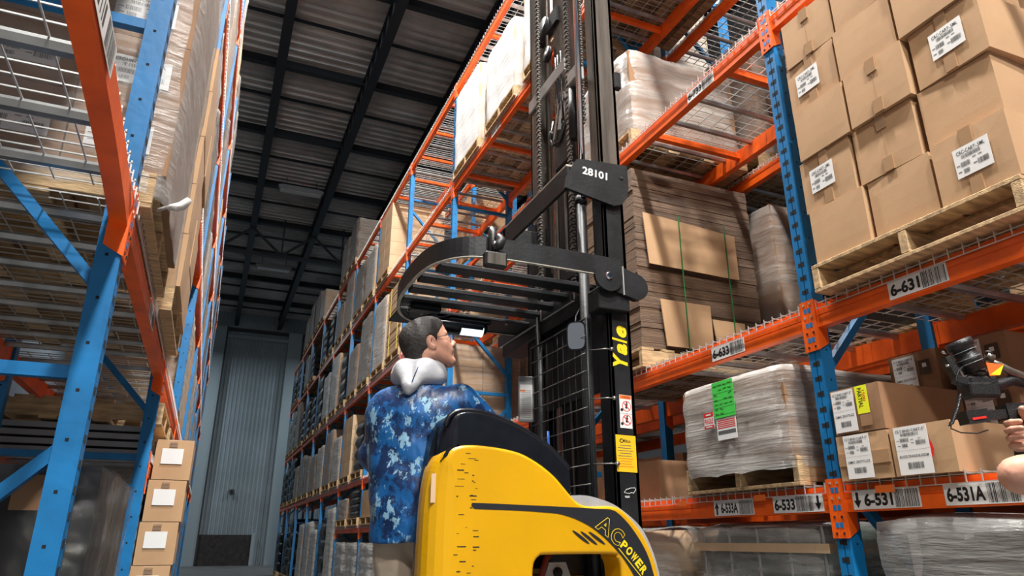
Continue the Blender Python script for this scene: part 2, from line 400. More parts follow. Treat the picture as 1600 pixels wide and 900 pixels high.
for x, y, z, lb in ((-.55, -3.2, 7.45, 'housing of the added key light behind the camera'), (-3.8, 34.5, 10.55, 'housing of the added far wall light, left of the racks'), (7.5, 35, 10.55, 'housing of the added far wall light, right of the racks'), (8.2, 1, 11.85, 'housing of the added fill light beyond the back rack, nearer one'), (8.2, 8, 11.85, 'housing of the added fill light beyond the back rack, farther one')):
    t = thing('high_bay_and_added_lamp', lb, 'ceiling light', (x, y, z))  # invented housings for the added lights, all out of view
    MB().tube([(0, 0, .02), (0, 0, .12), (0, 0, .3)], [.3, .22, .1], 'grey_plastic', 20).build('housing', t)
    MB().tube([(0, 0, .3), (0, 0, ZC-z)], .01, 'joist_paint', 6).build('cord', t)

# ------------------------------------------------------------------ pallet racking
L5, L6, L7, L8, L9 = 1.43, 2.285, 4.055, 5.91, 7.57
PITCH = .0735
def post_mesh(hh, detail):
    mb = MB()
    if detail:
        mb.box(.006, .072, -.038, .038, 0, hh, 'blue_paint')
        for s in (-1, 1):
            a, b = (.003, .037) if s > 0 else (-.037, -.003)
            mb.box(-.001, .0062, a, b, 0, hh, 'blue_paint')
        n = int(hh / PITCH); 
        for i in range(2, n):
            z = i*PITCH
            mb.box(-.0018, .004, -.020, -.002, z, z+.026, 'slot_black').box(-.0018, .004, .002, .020, z+.003, z+.023, 'slot_black')
            if i % 2 == 0:
                for s in (-1, 1): mb.box(.034, .044, min(s*.0385, s*.037), max(s*.0385, s*.037), z, z+.010, 'slot_black')
    else: mb.box(0, .072, -.038, .038, 0, hh, 'blue_paint')
    mb.box(-.03, .11, -.07, .07, 0, .012, 'blue_paint')
    return mb.mesh('post')
HP = 7.60
POST = {True: post_mesh(HP, True), False: post_mesh(HP, False)}
def upright(depth, detail):
    """upright frame: front post at x=0, rear post at x=depth, lacing between"""
    t = thing('rack_upright', '', 'rack upright')
    link('post', POST[detail], t); r = link('post', POST[detail], t, (depth, 0, 0)); r.rotation_euler = (0, 0, math.pi)
    hs = [.38, 1.68, 2.98, 4.28, 5.58, 6.88]
    for i, z in enumerate(hs):
        MB().box(.03, depth-.03, -.018, .018, z-.02, z+.02, 'blue_paint').build('horizontal_brace', t)
        if i < len(hs)-1:
            a, b = ((.05, z+.28), (depth-.05, z+1.12)) if i % 2 else ((.05, z+1.08), (depth-.05, z+.25))
            MB().bar((a[0], 0, a[1]), (b[0], 0, b[1]), .036, .042, 'blue_paint', up=(0, 1, 0)).build('diagonal_brace', t)
    return t
UP = {}
ROWS = {}
def place_upright(x, y, rz, detail, label, depth=.89, group='rack uprights'):
    k = (detail, depth)
    if k not in UP: u = upright(depth, detail); UP[k] = u; u.location = (x, y, 0); u.rotation_euler = (0, 0, rz); u['label'] = label; u['group'] = group; return u
    return copy_tree(UP[k], (x, y, 0), rz, label, group)

BEAM = {}
def beam_mesh(L, mat_='orange_paint'):
    mb = MB(); a, b = .041, L-.041
    mb.box(.0, .052, a, b, -.115, -.062, mat_).box(.003, .052, a, b, -.062, -.056, mat_).box(.0, .052, a, b, -.056, -.034, mat_).box(.018, .052, a, b, -.034, 0, mat_)
    return mb.mesh('rack_beam')
def conn_mesh(s):
    """end plate hooked over the post, s=+1 at the low-y end"""
    mb = MB(); y0, y1 = (0.001, .040) if s > 0 else (-.040, -.001)
    mb.box(-.008, -.002, y0, y1, -.225, .03, 'orange_paint')
    q = .041 if s > 0 else -.046
    mb.prism([(-.008, .03), (.055, .012), (.055, -.19), (-.008, -.225)], .005, 'orange_paint', 'y', q)
    for z in (.012, -.055, -.135, -.205): mb.box(-.0105, -.008, (y0+y1)/2-.005, (y0+y1)/2+.005, z-.005, z+.005, 'slot_black' if z < -.1 else 'wire_zinc')
    for z in (-.02, -.095, -.17):
        c = .012*s; mb.box(-.0088, -.008, c-.009, c+.009, z-.012, z+.012, 'blue_paint')
    return mb.mesh('connector')
CONN = (conn_mesh(1), conn_mesh(-1))
def place_beam(x, y0, y1, z, flip, label, group, conn=True):
    L = round(y1-y0, 3)
    if L not in BEAM:
        BEAM[L] = beam_mesh(L)
    o = link('rack_beam', BEAM[L], None, (x, y1 if flip else y0, z)); o.rotation_euler = (0, 0, math.pi if flip else 0)
    tag(o, label, 'rack beam', group)
    if conn:
        link('connector', CONN[0], o); link('connector', CONN[1], o, (0, L, 0))
    return o

DECK = {}
def deck_meshes(L, depth, detail):
    k = (L, depth, detail)
    if k in DECK: return DECK[k]
    mb = MB(); n = max(3, round(L/.0635)); r = .0021 if detail else .003
    for i in range(n+1):
        y = .006 + (L-.012)*i/n
        mb.box(-.012, depth+.012, y-r, y+r, 0, 2*r, 'wire_zinc'); mb.box(-.012, -.012+2*r, y-r, y+r, -.036, .012 if detail else 0, 'wire_zinc')
    m = round(depth/.105)
    for i in range(m+1):
        x = .004 + (depth-.008)*i/m; mb.box(x-r, x+r, .004, L-.004, -2*r, 0, 'wire_zinc')
    mb.box(-.012, -.012+2*r, .004, L-.004, -.037, -.033, 'wire_zinc')
    ch = MB(); ch.prism([(-.02, -.004), (.02, -.004), (.02, -.012), (.012, -.03), (-.012, -.03), (-.02, -.012)], depth-.11, 'galvanized', 'x', .055)
    chm = ch.mesh('support_channel')
    DECK[k] = (mb.mesh('wire_deck'), chm); return DECK[k]
def place_deck(x, y0, y1, z, rz, depth, label, group, detail=True):
    L = round(y1-y0, 3); a, b = deck_meshes(L, depth, detail)
    o = link('wire_deck', a, None, (x, y0 if rz == 0 else y1, z+.006)); o.rotation_euler = (0, 0, rz); tag(o, label, 'wire deck', group)
    n = 4 if L > 1 else 3
    for i in range(n):
        c = link('support_channel', b, o, (0, L*(i+.5)/n, 0))
    return o
SB = {}
def place_support(x, y, z, depth, label, sgn=1):
    if depth not in SB: SB[depth] = MB().box(.05, depth-.05, -.022, .022, -.075, -.03, 'orange_paint').box(.02, .052, -.03, .03, -.075, -.02, 'orange_paint').box(depth-.052, depth-.02, -.03, .03, -.075, -.02, 'orange_paint').mesh('pallet_support')
    o = link('pallet_support', SB[depth], None, (x, y, z)); o.rotation_euler = (0, 0, 0 if sgn > 0 else math.pi)
    return tag(o, label, 'support bar', 'orange support bars under the shelves')

YS = [-.08, 2.446, 4.918, 8.363, 10.89, 13.33, 15.88, 18.4, 20.95, 23.5, 26.05, 28.6]
YL = [-.08, 2.446, 4.97, 7.5, 10.03, 12.56, 15.1, 17.65, 20.2, 22.75, 25.3, 27.85]
SHELF = {L5: 'lowest shelf', L6: 'second shelf', L7: 'third shelf', L8: 'fourth shelf', L9: 'top shelf', 0: 'floor level'}
XF, DR = 2.63, .89
def bayname(i): return '%s bay' % ORD[i]
# right rack
for i, y in enumerate(YS):
    place_upright(XF, y, 0, y < 9, 'blue slotted upright frame of the right rack, %s from the camera' % ORD[i])
for i in range(len(YS)-1):
    y0, y1 = YS[i], YS[i+1]
    for z in (L5, L6, L7, L8, L9):
        if z == L5 and i > 5: continue
        nm = SHELF[z]
        b = place_beam(XF, y0, y1, z, False, 'orange front beam, right rack, %s, %s from the camera' % (nm, bayname(i)), 'orange beams of the right rack')
        if (i, z) == (0, L6): BEAM_631 = b
        if (i, z) == (1, L6): BEAM_633 = b
        if (i, z) == (0, L5): BEAM_531 = b
        if (i, z) == (1, L5): BEAM_533 = b
        if (i, z) == (1, L7): BEAM_733 = b
        if (i, z) == (2, L8): BEAM_835 = b
        place_beam(XF+DR, y0, y1, z, True, 'orange rear beam, right rack, %s, %s from the camera' % (nm, bayname(i)), 'orange beams of the right rack')
        n = 3 if y1-y0 > 3 else 2
        if i < 8:
            for j in range(n):
                a = y0+.045+(y1-y0-.09)*j/n; c = y0+.045+(y1-y0-.09)*(j+1)/n - .01
                place_deck(XF, a, c, z, 0, DR, 'zinc wire deck, right rack, %s, %s from the camera, %s panel' % (nm, bayname(i), ORD[j]), 'wire mesh decks', y0 < 9)
        if z >= L7 and i < 7:
            for j in range(n+1):
                yy = y0 + (y1-y0)*(j+.5)/(n+1) if z != L7 or i else y0+.6+j
                place_support(XF, yy, z, DR, 'orange cross bar, right rack, under the %s, %s, %s bar' % (nm, bayname(i), ORD[j]))
# back row behind the right rack
XB = 3.80
for i in range(1, 6):
    place_upright(XB, YS[i], 0, False, 'blue upright frame, rack behind the right rack, %s from the camera' % ORD[i])
for i in range(0, 5):
    y0, y1 = YS[i], YS[i+1]
    for z in (L5, L6, L7, L8, L9):
        if z == L9 and i < 2: continue
        nm = SHELF[z]
        place_beam(XB, y0, y1, z, False, 'orange front beam, rack behind the right rack, %s, %s from camera' % (nm, bayname(i)), 'beams of the back rack')
        place_beam(XB+DR, y0, y1, z, True, 'orange rear beam, rack behind the right rack, %s, %s from camera' % (nm, bayname(i)), 'beams of the back rack')
        for j in range(2):
            a = y0+.045+(y1-y0-.09)*j/2; c = y0+.045+(y1-y0-.09)*(j+1)/2-.01
            place_deck(XB, a, c, z, 0, DR, 'wire deck, rack behind the right rack, %s, %s, %s panel' % (nm, bayname(i), ORD[j]), 'wire mesh decks', False)
# left rack: front plane at x=-.358, it reaches away to the left
XLF = -.358; LL7, LL8, LL9 = 3.85, 5.30, 6.9
SHL = {L6: 'second shelf', L7: 'third shelf', LL7: 'third shelf', LL8: 'fourth shelf', LL9: 'top shelf', 1.69: 'lowest shelf'}
for i, y in enumerate(YL[1:9]):
    place_upright(XLF, y, math.pi, y < 9, 'blue slotted upright frame of the left rack, %s from the camera' % ORD[i])
for i in range(0, 8):
    y0, y1 = YL[i], YL[i+1]
    for z in ((L6, L7) if i < 2 else (1.69, L6, LL7, LL8, LL9)):
        if i > 2 and z == 1.69: continue
        nm = SHL[z]
        o = place_beam(XLF, y0, y1, z, True, 'orange front beam, left rack, %s, %s from the camera' % (nm, bayname(i)), 'orange beams of the left rack')
        if (i, z) == (0, L6): LBEAM0 = o
        if (i, z) == (1, L6): LBEAM1 = o
        place_beam(XLF-DR, y0, y1, z, False, 'orange rear beam, left rack, %s, %s from the camera' % (nm, bayname(i)), 'orange beams of the left rack')
        for j in range(2):
            a = y0+.045+(y1-y0-.09)*j/2; c = y0+.045+(y1-y0-.09)*(j+1)/2-.01
            place_deck(XLF, a, c, z, math.pi, DR, 'zinc wire deck, left rack, %s, %s from the camera, %s panel' % (nm, bayname(i), ORD[j]), 'wire mesh decks', i < 3)
        if z in (LL7, LL8):
            for j in range(3): place_support(XLF, y0+.5+j*.75, z, DR, 'orange cross bar, left rack, under the %s, %s, %s bar' % (nm, bayname(i), ORD[j]), -1)

# the near front beam of the left rack bows out towards the aisle
me = LBEAM0.data.copy(); L_ = YL[1]-YL[0]
mb = MB(); n = 12
for i in range(n):
    ya, yb = .041+(L_-.082)*i/n, .041+(L_-.082)*(i+1)/n
    for (x0, x1, z0, z1) in ((0, .052, -.115, -.034), (.018, .052, -.034, 0)):
        oa, ob = [-.034*4*(y/L_)*(1-y/L_) for y in (ya, yb)]; da, db = oa*.4, ob*.4
        mb.add([(x0+oa, ya, z0+da), (x1+oa, ya, z0+da), (x1+ob, yb, z0+db), (x0+ob, yb, z0+db), (x0+oa, ya, z1+da), (x1+oa, ya, z1+da), (x1+ob, yb, z1+db), (x0+ob, yb, z1+db)],
            [(0,3,2,1),(4,5,6,7),(0,1,5,4),(1,2,6,5),(2,3,7,6),(3,0,4,7)], 'orange_paint')
LBEAM0.data = mb.mesh('bowed_beam')
# location labels on the beams: child of the beam, on its front face
def loc_label(beam, a, w_, txt, arrow=None, h=.078, z0=-.108, fx=-.001):
    """a: local y of the left end seen from the aisle (the left end is the far end of the bay)"""
    M = frame((fx, a, z0), (0, -1, 0), (0, 0, 1))
    p = MB(M); p.box(0, w_, 0, h, 0, .0012, 'paper_white'); L = p.build('location_label', beam)
    q = MB(M @ Matrix.Translation((0, 0, .0014))); x = .006
    if arrow:
        xa = x if arrow[1] == 'L' else w_-.05; up = arrow[0] == 'U'
        P = [(.012, 0), (.026, 0), (.026, .034), (.038, .034), (.019, .066), (0, .034), (.012, .034)]
        if not up: P = [(x_, .066-y_) for x_, y_ in P][::-1]
        q.add([(xa+a_, .006+b_, 0) for a_, b_ in P], [tuple(range(len(P)))], 'ink')
        if arrow[1] == 'L': x += .05
    tw = (w_ - x - (.055 if arrow and arrow[1] == 'R' else 0)) * .52
    if txt: text(q, txt, x+.004, .012, tw, h-.024, 'ink', 0, .04)
    else: barcode(q, x+.004, .012, tw, h-.024, 'ink', 0, 9, 3)
    barcode(q, x+tw+.014, .004, (w_ - x - (.055 if arrow and arrow[1] == 'R' else 0)) - tw - .02, h-.008, 'ink', 0, 34, seed=len(txt)+int(a*10))
    q.build('printing', L)
loc_label(BEAM_631, 2.072, .276, '6-631')
loc_label(BEAM_633, .754, .28, '6-633')
loc_label(BEAM_531, 2.438, .33, '6-531', 'DL')
loc_label(BEAM_531, 2.004, .295, '6-531A')
loc_label(BEAM_533, .403, .323, '6-533', 'DR')
loc_label(BEAM_533, .865, .32, '6-533A', 'UL')
loc_label(BEAM_733, .741, .273, '6-733')
loc_label(BEAM_835, 1.94, .29, '')
loc_label(LBEAM0, 1.20, .30, '', fx=-.0365, z0=-.118); loc_label(LBEAM1, 1.5, .30, '', fx=-.0015)
def red_tag(beam, a, w_):
    MB(frame((-.014, a, -.045), (0, -1, 0), (0, 0, 1))).box(0, w_, 0, .03, 0, .003, 'orange_print').build('clip_tag', beam)
red_tag(BEAM_533, .52, .08); red_tag(BEAM_533, 1.17, .07); red_tag(BEAM_531, 2.30, .09)

# ------------------------------------------------------------------ pallets, cartons, wrapped loads
PAL = {}
def pallet(x0, y0, z, lx, ly, label, detail=False, m='wood'):
    """wooden pallet: stringers run along x, deck boards along y; (x0, y0) is its corner"""
    lx = round(lx, 2); ly = round(ly, 2)
    if detail:
        t = thing('wooden_pallet', label, 'pallet', (x0, y0, z), group='wooden pallets')
        for a in (0, ly/2-.02, ly-.04):
            MB().cbox(0, lx, a, a+.04, .018, .118, m, .003).build('stringer', t)
        n = 7
        for i in range(n):
            a = (lx-.10)*i/(n-1); MB().cbox(a, a+.10, 0, ly, .119, .138, m, .002).build('top_board', t)
        for i in range(4):
            a = (lx-.10)*i/3; MB().cbox(a, a+.10, 0, ly, 0, .0175, m, .002).build('bottom_board', t)
        return t
    k = (lx, ly, m)
    if k not in PAL:
        mb = MB()
        for a in (0, ly/2-.02, ly-.04): mb.box(0, lx, a, a+.04, .018, .118, m)
        for i in range(7):
            a = (lx-.10)*i/6; mb.box(a, a+.10, 0, ly, .118, .138, m)
        for i in range(4):
            a = (lx-.10)*i/3; mb.box(a, a+.10, 0, ly, 0, .018, m)
        PAL[k] = mb.mesh('wooden_pallet')
    return tag(link('wooden_pallet', PAL[k], None, (x0, y0, z)), label, 'pallet', 'wooden pallets')

CART = {}
def carton_mesh(lx, ly, lz, m, tape='x', seed=0):
    k = (round(lx, 3), round(ly, 3), round(lz, 3), m, tape, seed)
    if k in CART: return CART[k]
    rnd = random.Random(seed*7+1); nx = 5; g = .003
    # softly bulging sides: a subdivided chamfered box
    mb = MB(); n = 4; vs = []; idx = {}
    def P(i, j, kk):
        if (i, j, kk) in idx: return idx[i, j, kk]
        u, v, w_ = i/n, j/n, kk/n
        bx = (4*v*(1-v))*(4*w_*(1-w_)); by = (4*u*(1-u))*(4*w_*(1-w_)); bz = (4*u*(1-u))*(4*v*(1-v))
        x = u*lx + ((-1 if i == 0 else 1 if i == n else 0) * .0022 * bx); y = v*ly + ((-1 if j == 0 else 1 if j == n else 0)*.0022*by)
        z = w_*lz + ((1 if kk == n else 0)*.003*bz)
        idx[i, j, kk] = len(vs); vs.append((x, y, z)); return idx[i, j, kk]
    fs = []
    for a in range(n):
        for b in range(n):
            for e in (0, n):
                q = [P(e, a, b), P(e, a+1, b), P(e, a+1, b+1), P(e, a, b+1)]; fs.append(q if e else q[::-1])
                q = [P(a, e, b), P(a+1, e, b), P(a+1, e, b+1), P(a, e, b+1)]; fs.append(q[::-1] if e else q)
                q = [P(a, b, e), P(a+1, b, e), P(a+1, b+1, e), P(a, b+1, e)]; fs.append(q if e else q[::-1])
    mb.add(vs, fs, m)
    CART[k] = mb.mesh('carton'); return CART[k]
TAPE = {}
def tape_part(o, lx, ly, lz, side):
    """strip of parcel tape over the closing flaps, running down two opposite sides"""
    k = (lx, ly, lz, side)
    if k not in TAPE:
        mb = MB(); d = .068; e = .0068
        if side == 'x':   # tape runs along x over the top and down the -x face
            mb.box(-.0075, lx+.0075, ly/2-.025, ly/2+.025, lz+.003, lz+.0048, 'carton_tape'); mb.box(-e-.001, -.0005, ly/2-.025, ly/2+.025, lz-d, lz+.0045, 'carton_tape'); mb.box(-e-.001, -.0005, ly/2-.025, ly/2+.025, 0, d, 'carton_tape')
            mb.box(-.0062, -.0058, ly/2-.001, ly/2+.001, .0, lz, 'cardboard_brown')
        else:
            mb.box(lx/2-.025, lx/2+.025, -.0075, ly+.0075, lz+.003, lz+.0048, 'carton_tape'); mb.box(lx/2-.025, lx/2+.025, -e-.001, -.0005, lz-d, lz+.0045, 'carton_tape'); mb.box(lx/2-.025, lx/2+.025, -e-.001, -.0005, 0, d, 'carton_tape')
        TAPE[k] = mb.mesh('packing_tape')
    return link('packing_tape', TAPE[k], o)
def carton(x, y, z, lx, ly, lz, label, group, m='cardboard', tape=None, rz=0, seed=0):
    o = link('cardboard_carton', carton_mesh(lx, ly, lz, m, '', seed), None, (x, y, z)); o.rotation_euler = (0, 0, rz)
    tag(o, label, 'carton', group)
    if tape: tape_part(o, lx, ly, lz, tape)
    return o

# the stack of cartons on the second shelf, label 6-631
pallet(2.555, 1.33, L6+.022, 1.1, .99, 'wooden pallet under the tall open stack of cartons, beside the blue post', True)
LW, LH = .330, .283
rows = 5; zb = L6+.022+.139
cols = [1.995, 1.665, 1.335]
colname = ['beside the blue post', 'middle column', 'farthest from blue post']
rn = ['bottom', 'second', 'third', 'fourth', 'top']
for r_ in range(rows):
    for c in range(3):
        jx = random.uniform(-.022, .022); jy = random.uniform(-.004, .004) + (.014 if r_ % 2 else -.006)
        rz = random.uniform(-.030, .030); hh = LH - .004
        lbld = (r_, c) in ((0, 2), (1, 0), (3, 0), (2, 2))
        o = carton(2.585+jx, cols[c]+jy, zb+r_*LH, .36, LW-.020, hh,
            'brown carton, %s layer of the open stack on the shelf, %s' % (rn[r_], colname[c]), 'cartons of the open stack', 'cardboard', 'x' if lbld or (r_, c) in ((1, 1), (2, 1), (4, 0)) else None, rz, (r_*3+c) % 4)
        if (r_, c) in ((0, 2), (1, 0), (3, 0), (2, 2)):
            carton_label(fr_left((-.0065, .25 if c == 0 else .22, .085)), .145, .125, 'CRC-CART-.5ML', o, sd=r_+c)
        # the second layer in depth, seen from the end
        jx2 = random.uniform(-.01, .01)
        o2 = carton(2.575+.41+jx2, cols[c]+jy, zb+r_*LH, .36, LW-.012, hh,
            'brown carton, rear row of the open stack, %s layer, %s' % (rn[r_], colname[c]), 'cartons of the open stack', 'cardboard', None, 0, 1)
        if c == 2 and r_ in (1, 3): carton_label(fr_near((.12, -.0065, .09)), .145, .125, 'CRC-CART-.5ML', o2, sd=4)

# cartons on the lowest shelf, labels 6-531
def big_label(o, M, w_, h, head, big, sd): carton_label(M, w_, h, head, o, big, 'address_label', sd)
z5 = L5+.012
o = carton(2.60, 2.105, z5, .52, .268, .195, 'brown carton with a tall white label reading GMO ZKITTLEZ, bottom left beside the blue post', 'cartons on the lowest shelf', 'cardboard', None, 0, 1)
big_label(o, fr_left((-.0075, .222, .006)), .135, .185, 'CLT-BND-CART-3"', 'GMO ZKITTLEZ', 3)
MB().box(-.0068, -.0006, .002, .264, .062, .115, 'carton_tape').build('packing_tape', o)
o = carton(2.60, 1.822, z5, .52, .272, .195, 'brown carton with a tall white label reading BLOOD ORANGE BLOSSOM, on the lowest shelf', 'cartons on the lowest shelf', 'cardboard', None, 0, 2)
big_label(o, fr_left((-.0075, .245, .002)), .150, .190, 'CLT-BND-CART-3"', 'BLOOD ORANGE BLOSSOM', 8)
MB(fr_left((-.0068, .098, .06))).add([(0, 0, 0), (.012, .01, 0), (.017, .03, 0), (.013, .055, 0), (.006, .07, 0), (0, .075, 0)], [(0, 1, 2, 3, 4, 5)], 'red_print').build('printed_mark', o)
o = carton(2.60, 2.105, z5+.200, .52, .262, .200, 'brown carton with a neon PARTIAL sticker, lying on the carton beside the blue post', 'cartons on the lowest shelf', 'cardboard_brown', None, 0, 3)
big_label(o, fr_left((-.0075, .250, .008)), .120, .185, 'CLT-BND-CART-3"', 'GMO ZKITTLEZ', 12)
S = MB(fr_left((-.0072, .118, .075))); S.box(0, .062, 0, .122, 0, .001, 'neon_yellow'); s_ = S.build('sticker', o)
q = MB(fr_left((-.0082, .118, .075))); text(q, 'PARTIAL', .012, .112, .088, .022, 'ink', .0003, .01, -math.pi/2); text(q, '1500', .036, .100, .048, .014, 'red_print', .0003, .01, -math.pi/2); q.build('printing', s_)
MB(fr_left((-.0070, .112, .022))).box(0, .06, 0, .055, 0, .0005, 'cardboard_brown').build('printed_mark', o)
for ci, (y, nm) in enumerate(((2.185, 'rear column nearest the blue post'), (1.86, 'rear column behind the video camera'))):
    for k in range(3):
        o = carton(3.14+.01*((k+ci) % 2), y+.006*k, z5+k*.211, .30, .262, .208, 'dim brown carton, %s on the lowest shelf, %s one' % (nm, ('bottom', 'middle', 'top')[k]), 'cartons on the lowest shelf', 'cardboard_brown', None, 0, 1)
        sd = 20+k*2+ci
        big_label(o, fr_left((-.0075, .235, .010)), .125, .185, 'CLT-BND-CART-3"', 'GMO ZKITTLEZ', sd)
        M = fr_left((-.0066, .095, .09)); p = MB(M); p.box(0, .06, 0, .07, 0, .0006, 'shoe_leather'); lb_ = p.build('printed_mark', o)
        q = MB(M); quad(q, .02, .035, .022, .02, 'paper_white', .0012); q.build('printing', lb_)
carton(3.17, 1.62, z5, .30, .30, .23, 'unlabelled brown carton at the rear end of the lowest shelf', 'cartons on the lowest shelf', 'cardboard_brown')

# film wrapped loads
FILM = {}
def film_mesh(seed, m, amp=.02, taper=0):
    """wrinkled hull over the unit cube, rounded corners"""
    k = (seed, m, amp, taper)
    if k in FILM: return FILM[k]
    rnd = np.random.RandomState(seed); n = 12; vs = []; idx = {}; fs = []
    ph = rnd.rand(8)*6.28
    def P(i, j, kk):
        if (i, j, kk) in idx: return idx[i, j, kk]
        u, v, w_ = i/n, j/n, kk/n
        a = [2*u-1, 2*v-1]; r = max(abs(a[0]), abs(a[1]))
        if r > .01:
            L4 = (abs(a[0])**16 + abs(a[1])**16) ** (1/16); s = r / L4
        else: s = 1
        x = a[0]*s; y = a[1]*s; z = w_
        ang = math.atan2(y, x)
        d = 1 + amp*(.5*math.sin(ang*9+ph[0]+w_*5) + .5*math.sin(w_*19+ph[1]+ang*3) + .4*math.sin(ang*23+w_*11+ph[2])) if kk < n or r > .9 else 1
        if kk == n: z += .012*math.sin(u*9+ph[3])*math.sin(v*8+ph[4]) - (.02 if r > .95 else 0)
        if kk == 0: z += .012*math.sin(ang*13+ph[5])
        d *= 1 - taper*w_
        idx[i, j, kk] = len(vs); vs.append((x*d*.5, y*d*.5, z)); return idx[i, j, kk]
    for a in range(n):
        for b in range(n):
            for e in (0, n):
                q = [P(e, a, b), P(e, a+1, b), P(e, a+1, b+1), P(e, a, b+1)]; fs.append(q if e else q[::-1])
                q = [P(a, e, b), P(a+1, e, b), P(a+1, e, b+1), P(a, e, b+1)]; fs.append(q[::-1] if e else q)
            q = [P(a, b, n), P(a+1, b, n), P(a+1, b+1, n), P(a, b+1, n)]; fs.append(q)
    mb = MB(); mb.add(vs, fs, m, True); FILM[k] = mb.mesh('stretch_film'); return FILM[k]
SLAB = {}
def slab_mesh(m):
    """soft rounded layer of bagged or bottled goods, unit size"""
    if m in SLAB: return SLAB[m]
    vs = []; fs = []; n = 28; k = 7
    for j in range(k):
        t = j/(k-1); bul = .93 + .07*math.sin(math.pi*t)
        for i in range(n):
            a = 2*math.pi*i/n; c, s = math.cos(a), math.sin(a); r = 1/((abs(c)**7+abs(s)**7)**(1/7)) * (bul + .012*math.sin(i*5.1+j))
            vs.append((c*r*.5, s*r*.5, t))
    for j in range(k-1):
        for i in range(n): a = j*n+i; b = j*n+(i+1) % n; fs.append((a, b, b+n, a+n))
    fs.append(tuple(range(n))[::-1]); fs.append(tuple((k-1)*n+i for i in range(n)))
    mb = MB(); mb.add(vs, fs, m, True); SLAB[m] = mb.mesh('layer'); return SLAB[m]
def load(x0, x1, y0, y1, z0, z1, label, style, nx=1, ny=2, nz=3, film='film_clear', m='cardboard', seed=0, name='wrapped_load', cat='pallet load', group='film wrapped pallet loads', drop=0, amp=.012):
    t = thing(name, label, cat, ((x0+x1)/2, (y0+y1)/2, z0), group=group)
    lx, ly, lz = x1-x0, y1-y0, z1-z0
    if style == 'cartons':
        for i in range(nx):
            for j in range(ny):
                for k in range(nz):
                    a, b, c = lx/nx, ly/ny, lz/nz
                    link('carton', carton_mesh(a-.008, b-.008, c-.004, m, '', 0), t, (-lx/2+i*a+.004, -ly/2+j*b+.004, k*c))
    elif style == 'layers':
        for k in range(nz):
            o = link('layer', slab_mesh(m), t, (0, 0, k*lz/nz)); o.scale = (lx, ly, lz/nz*.98)
    elif style == 'sheets':
        mb = MB(); r = random.Random(seed); z = 0
        while z < lz - .01:
            h = min(lz-z, r.uniform(.03, .075)); dx = r.uniform(-.005, .005); dy = r.uniform(-.004, .004)
            mb.box(-lx/2+dx, lx/2+dx, -ly/2+dy, ly/2+dy, z, z+h-.003, 'sheet_edges' if m == 'cardboard' else m); z += h
        mb.build('sheet_bundle', t)
    if film:
        f = link('stretch_film', film_mesh(seed % 5, film, amp), t, (0, 0, -drop)); f.scale = (lx+.035, ly+.035, lz+drop+.015)
    return t
def std(i_bay, slot, z, rack, x0, lx, y0, ly, h, style, desc, **kw):
    """pallet and its load on a shelf"""
    nm = SHELF.get(z) or SHL.get(z); zz = z+.014 if z else 0.0
    place = 'on %s of %s rack, %s, %s place' % (nm, rack, bayname(i_bay), ORD[slot])
    pallet(x0, y0, zz, lx, ly, 'wooden pallet %s' % place, False, kw.pop('pm', 'wood'))
    return load(x0+.02, x0+lx-.02, y0+.01, y0+ly-.01, zz+.14, zz+.14+h, desc + ' ' + place, style, **kw)

# 6-533 : the wrapped load with the green label
pallet(2.60, 2.62, L5+.014, 1.05, .88, 'light wooden pallet under the film wrapped load with a green label', True)
g = load(2.585, 3.60, 2.63, 3.46, L5+.153, L5+.60, 'grey film wrapped load with a green label and a red FRAGILE sticker', 'cartons', 3, 3, 3, 'film_milky', 'cardboard_brown', 3, drop=.055, amp=.014)
def on_load(parent, wx, wy, wz):   # world to the load's own frame
    p = parent.location; return (wx-p.x, wy-p.y, wz-p.z)
M = fr_left(on_load(g, 2.555, 3.14, L5+.40)); p = MB(M); p.box(0, .175, 0, .20, 0, .001, 'green_label'); L = p.build('green_label', g)
q = MB(M)
rr = random.Random(3)
for i in range(7):
    for j in range(4):
        if rr.random() < .75:      # unreadable handwriting
            x_, y_ = .012+j*.04, .18-i*.026
            q.tube([(x_+k*.004, y_+rr.uniform(-.006, .006), .0016) for k in range(8)], .0007, 'ink', 4)
for i in range(5): quad(q, 0, .015+i*.04, .175, .0015, 'ink', .0014)
q.build('printing', L)
M = fr_left(on_load(g, 2.556, 3.235, L5+.355)); p = MB(M); p.box(0, .085, 0, .088, 0, .001, 'paper_white'); L = p.build('fragile_label', g)
q = MB(M); quad(q, 0, .064, .085, .024, 'red_print', .0014); quad(q, 0, 0, .085, .018, 'red_print', .0014); text(q, 'FRAGILE', .004, .026, .077, .030, 'red_print', .0014, .02); quad(q, .02, .072, .045, .008, 'paper_white', .002); quad(q, .015, .006, .055, .006, 'paper_white', .002); q.build('printing', L)
M = fr_left(on_load(g, 2.557, 3.13, L5+.28)); p = MB(M); p.box(0, .16, 0, .115, 0, .001, 'paper_white'); L = p.build('notice_label', g)
q = MB(M)
for i in range(5): quad(q, .008, .062+i*.010, .144, .005, 'red_print', .0014)
quad(q, .008, .03, .144, .02, 'ink_soft', .0014)
q.build('printing', L)
q = MB(fr_left(on_load(g, 2.5565, 2.90, L5+.43)))
for i, (dx, dz) in enumerate(((0, .05), (.0, -.06), (.0, -.20))):
    text(q, 'NENING HAWTHORNE GARDENING', dx, dz, .26, .012, 'ink_soft', 0, 0)
q.build('printed_tape', g)
q = MB(fr_near(on_load(g, 2.62, 2.605, L5+.43)))
for dz in (.05, -.06, -.20): text(q, 'HAWTHORNE GARDENING', .05, dz, .35, .012, 'ink_soft', 0, 0)
q.build('printed_tape', g)
carton(2.75, 4.0, L5+.012, 1.0, .75, .26, 'long low brown box on the lowest shelf beside the forklift mast', 'boxes by the mast', 'cardboard_brown')

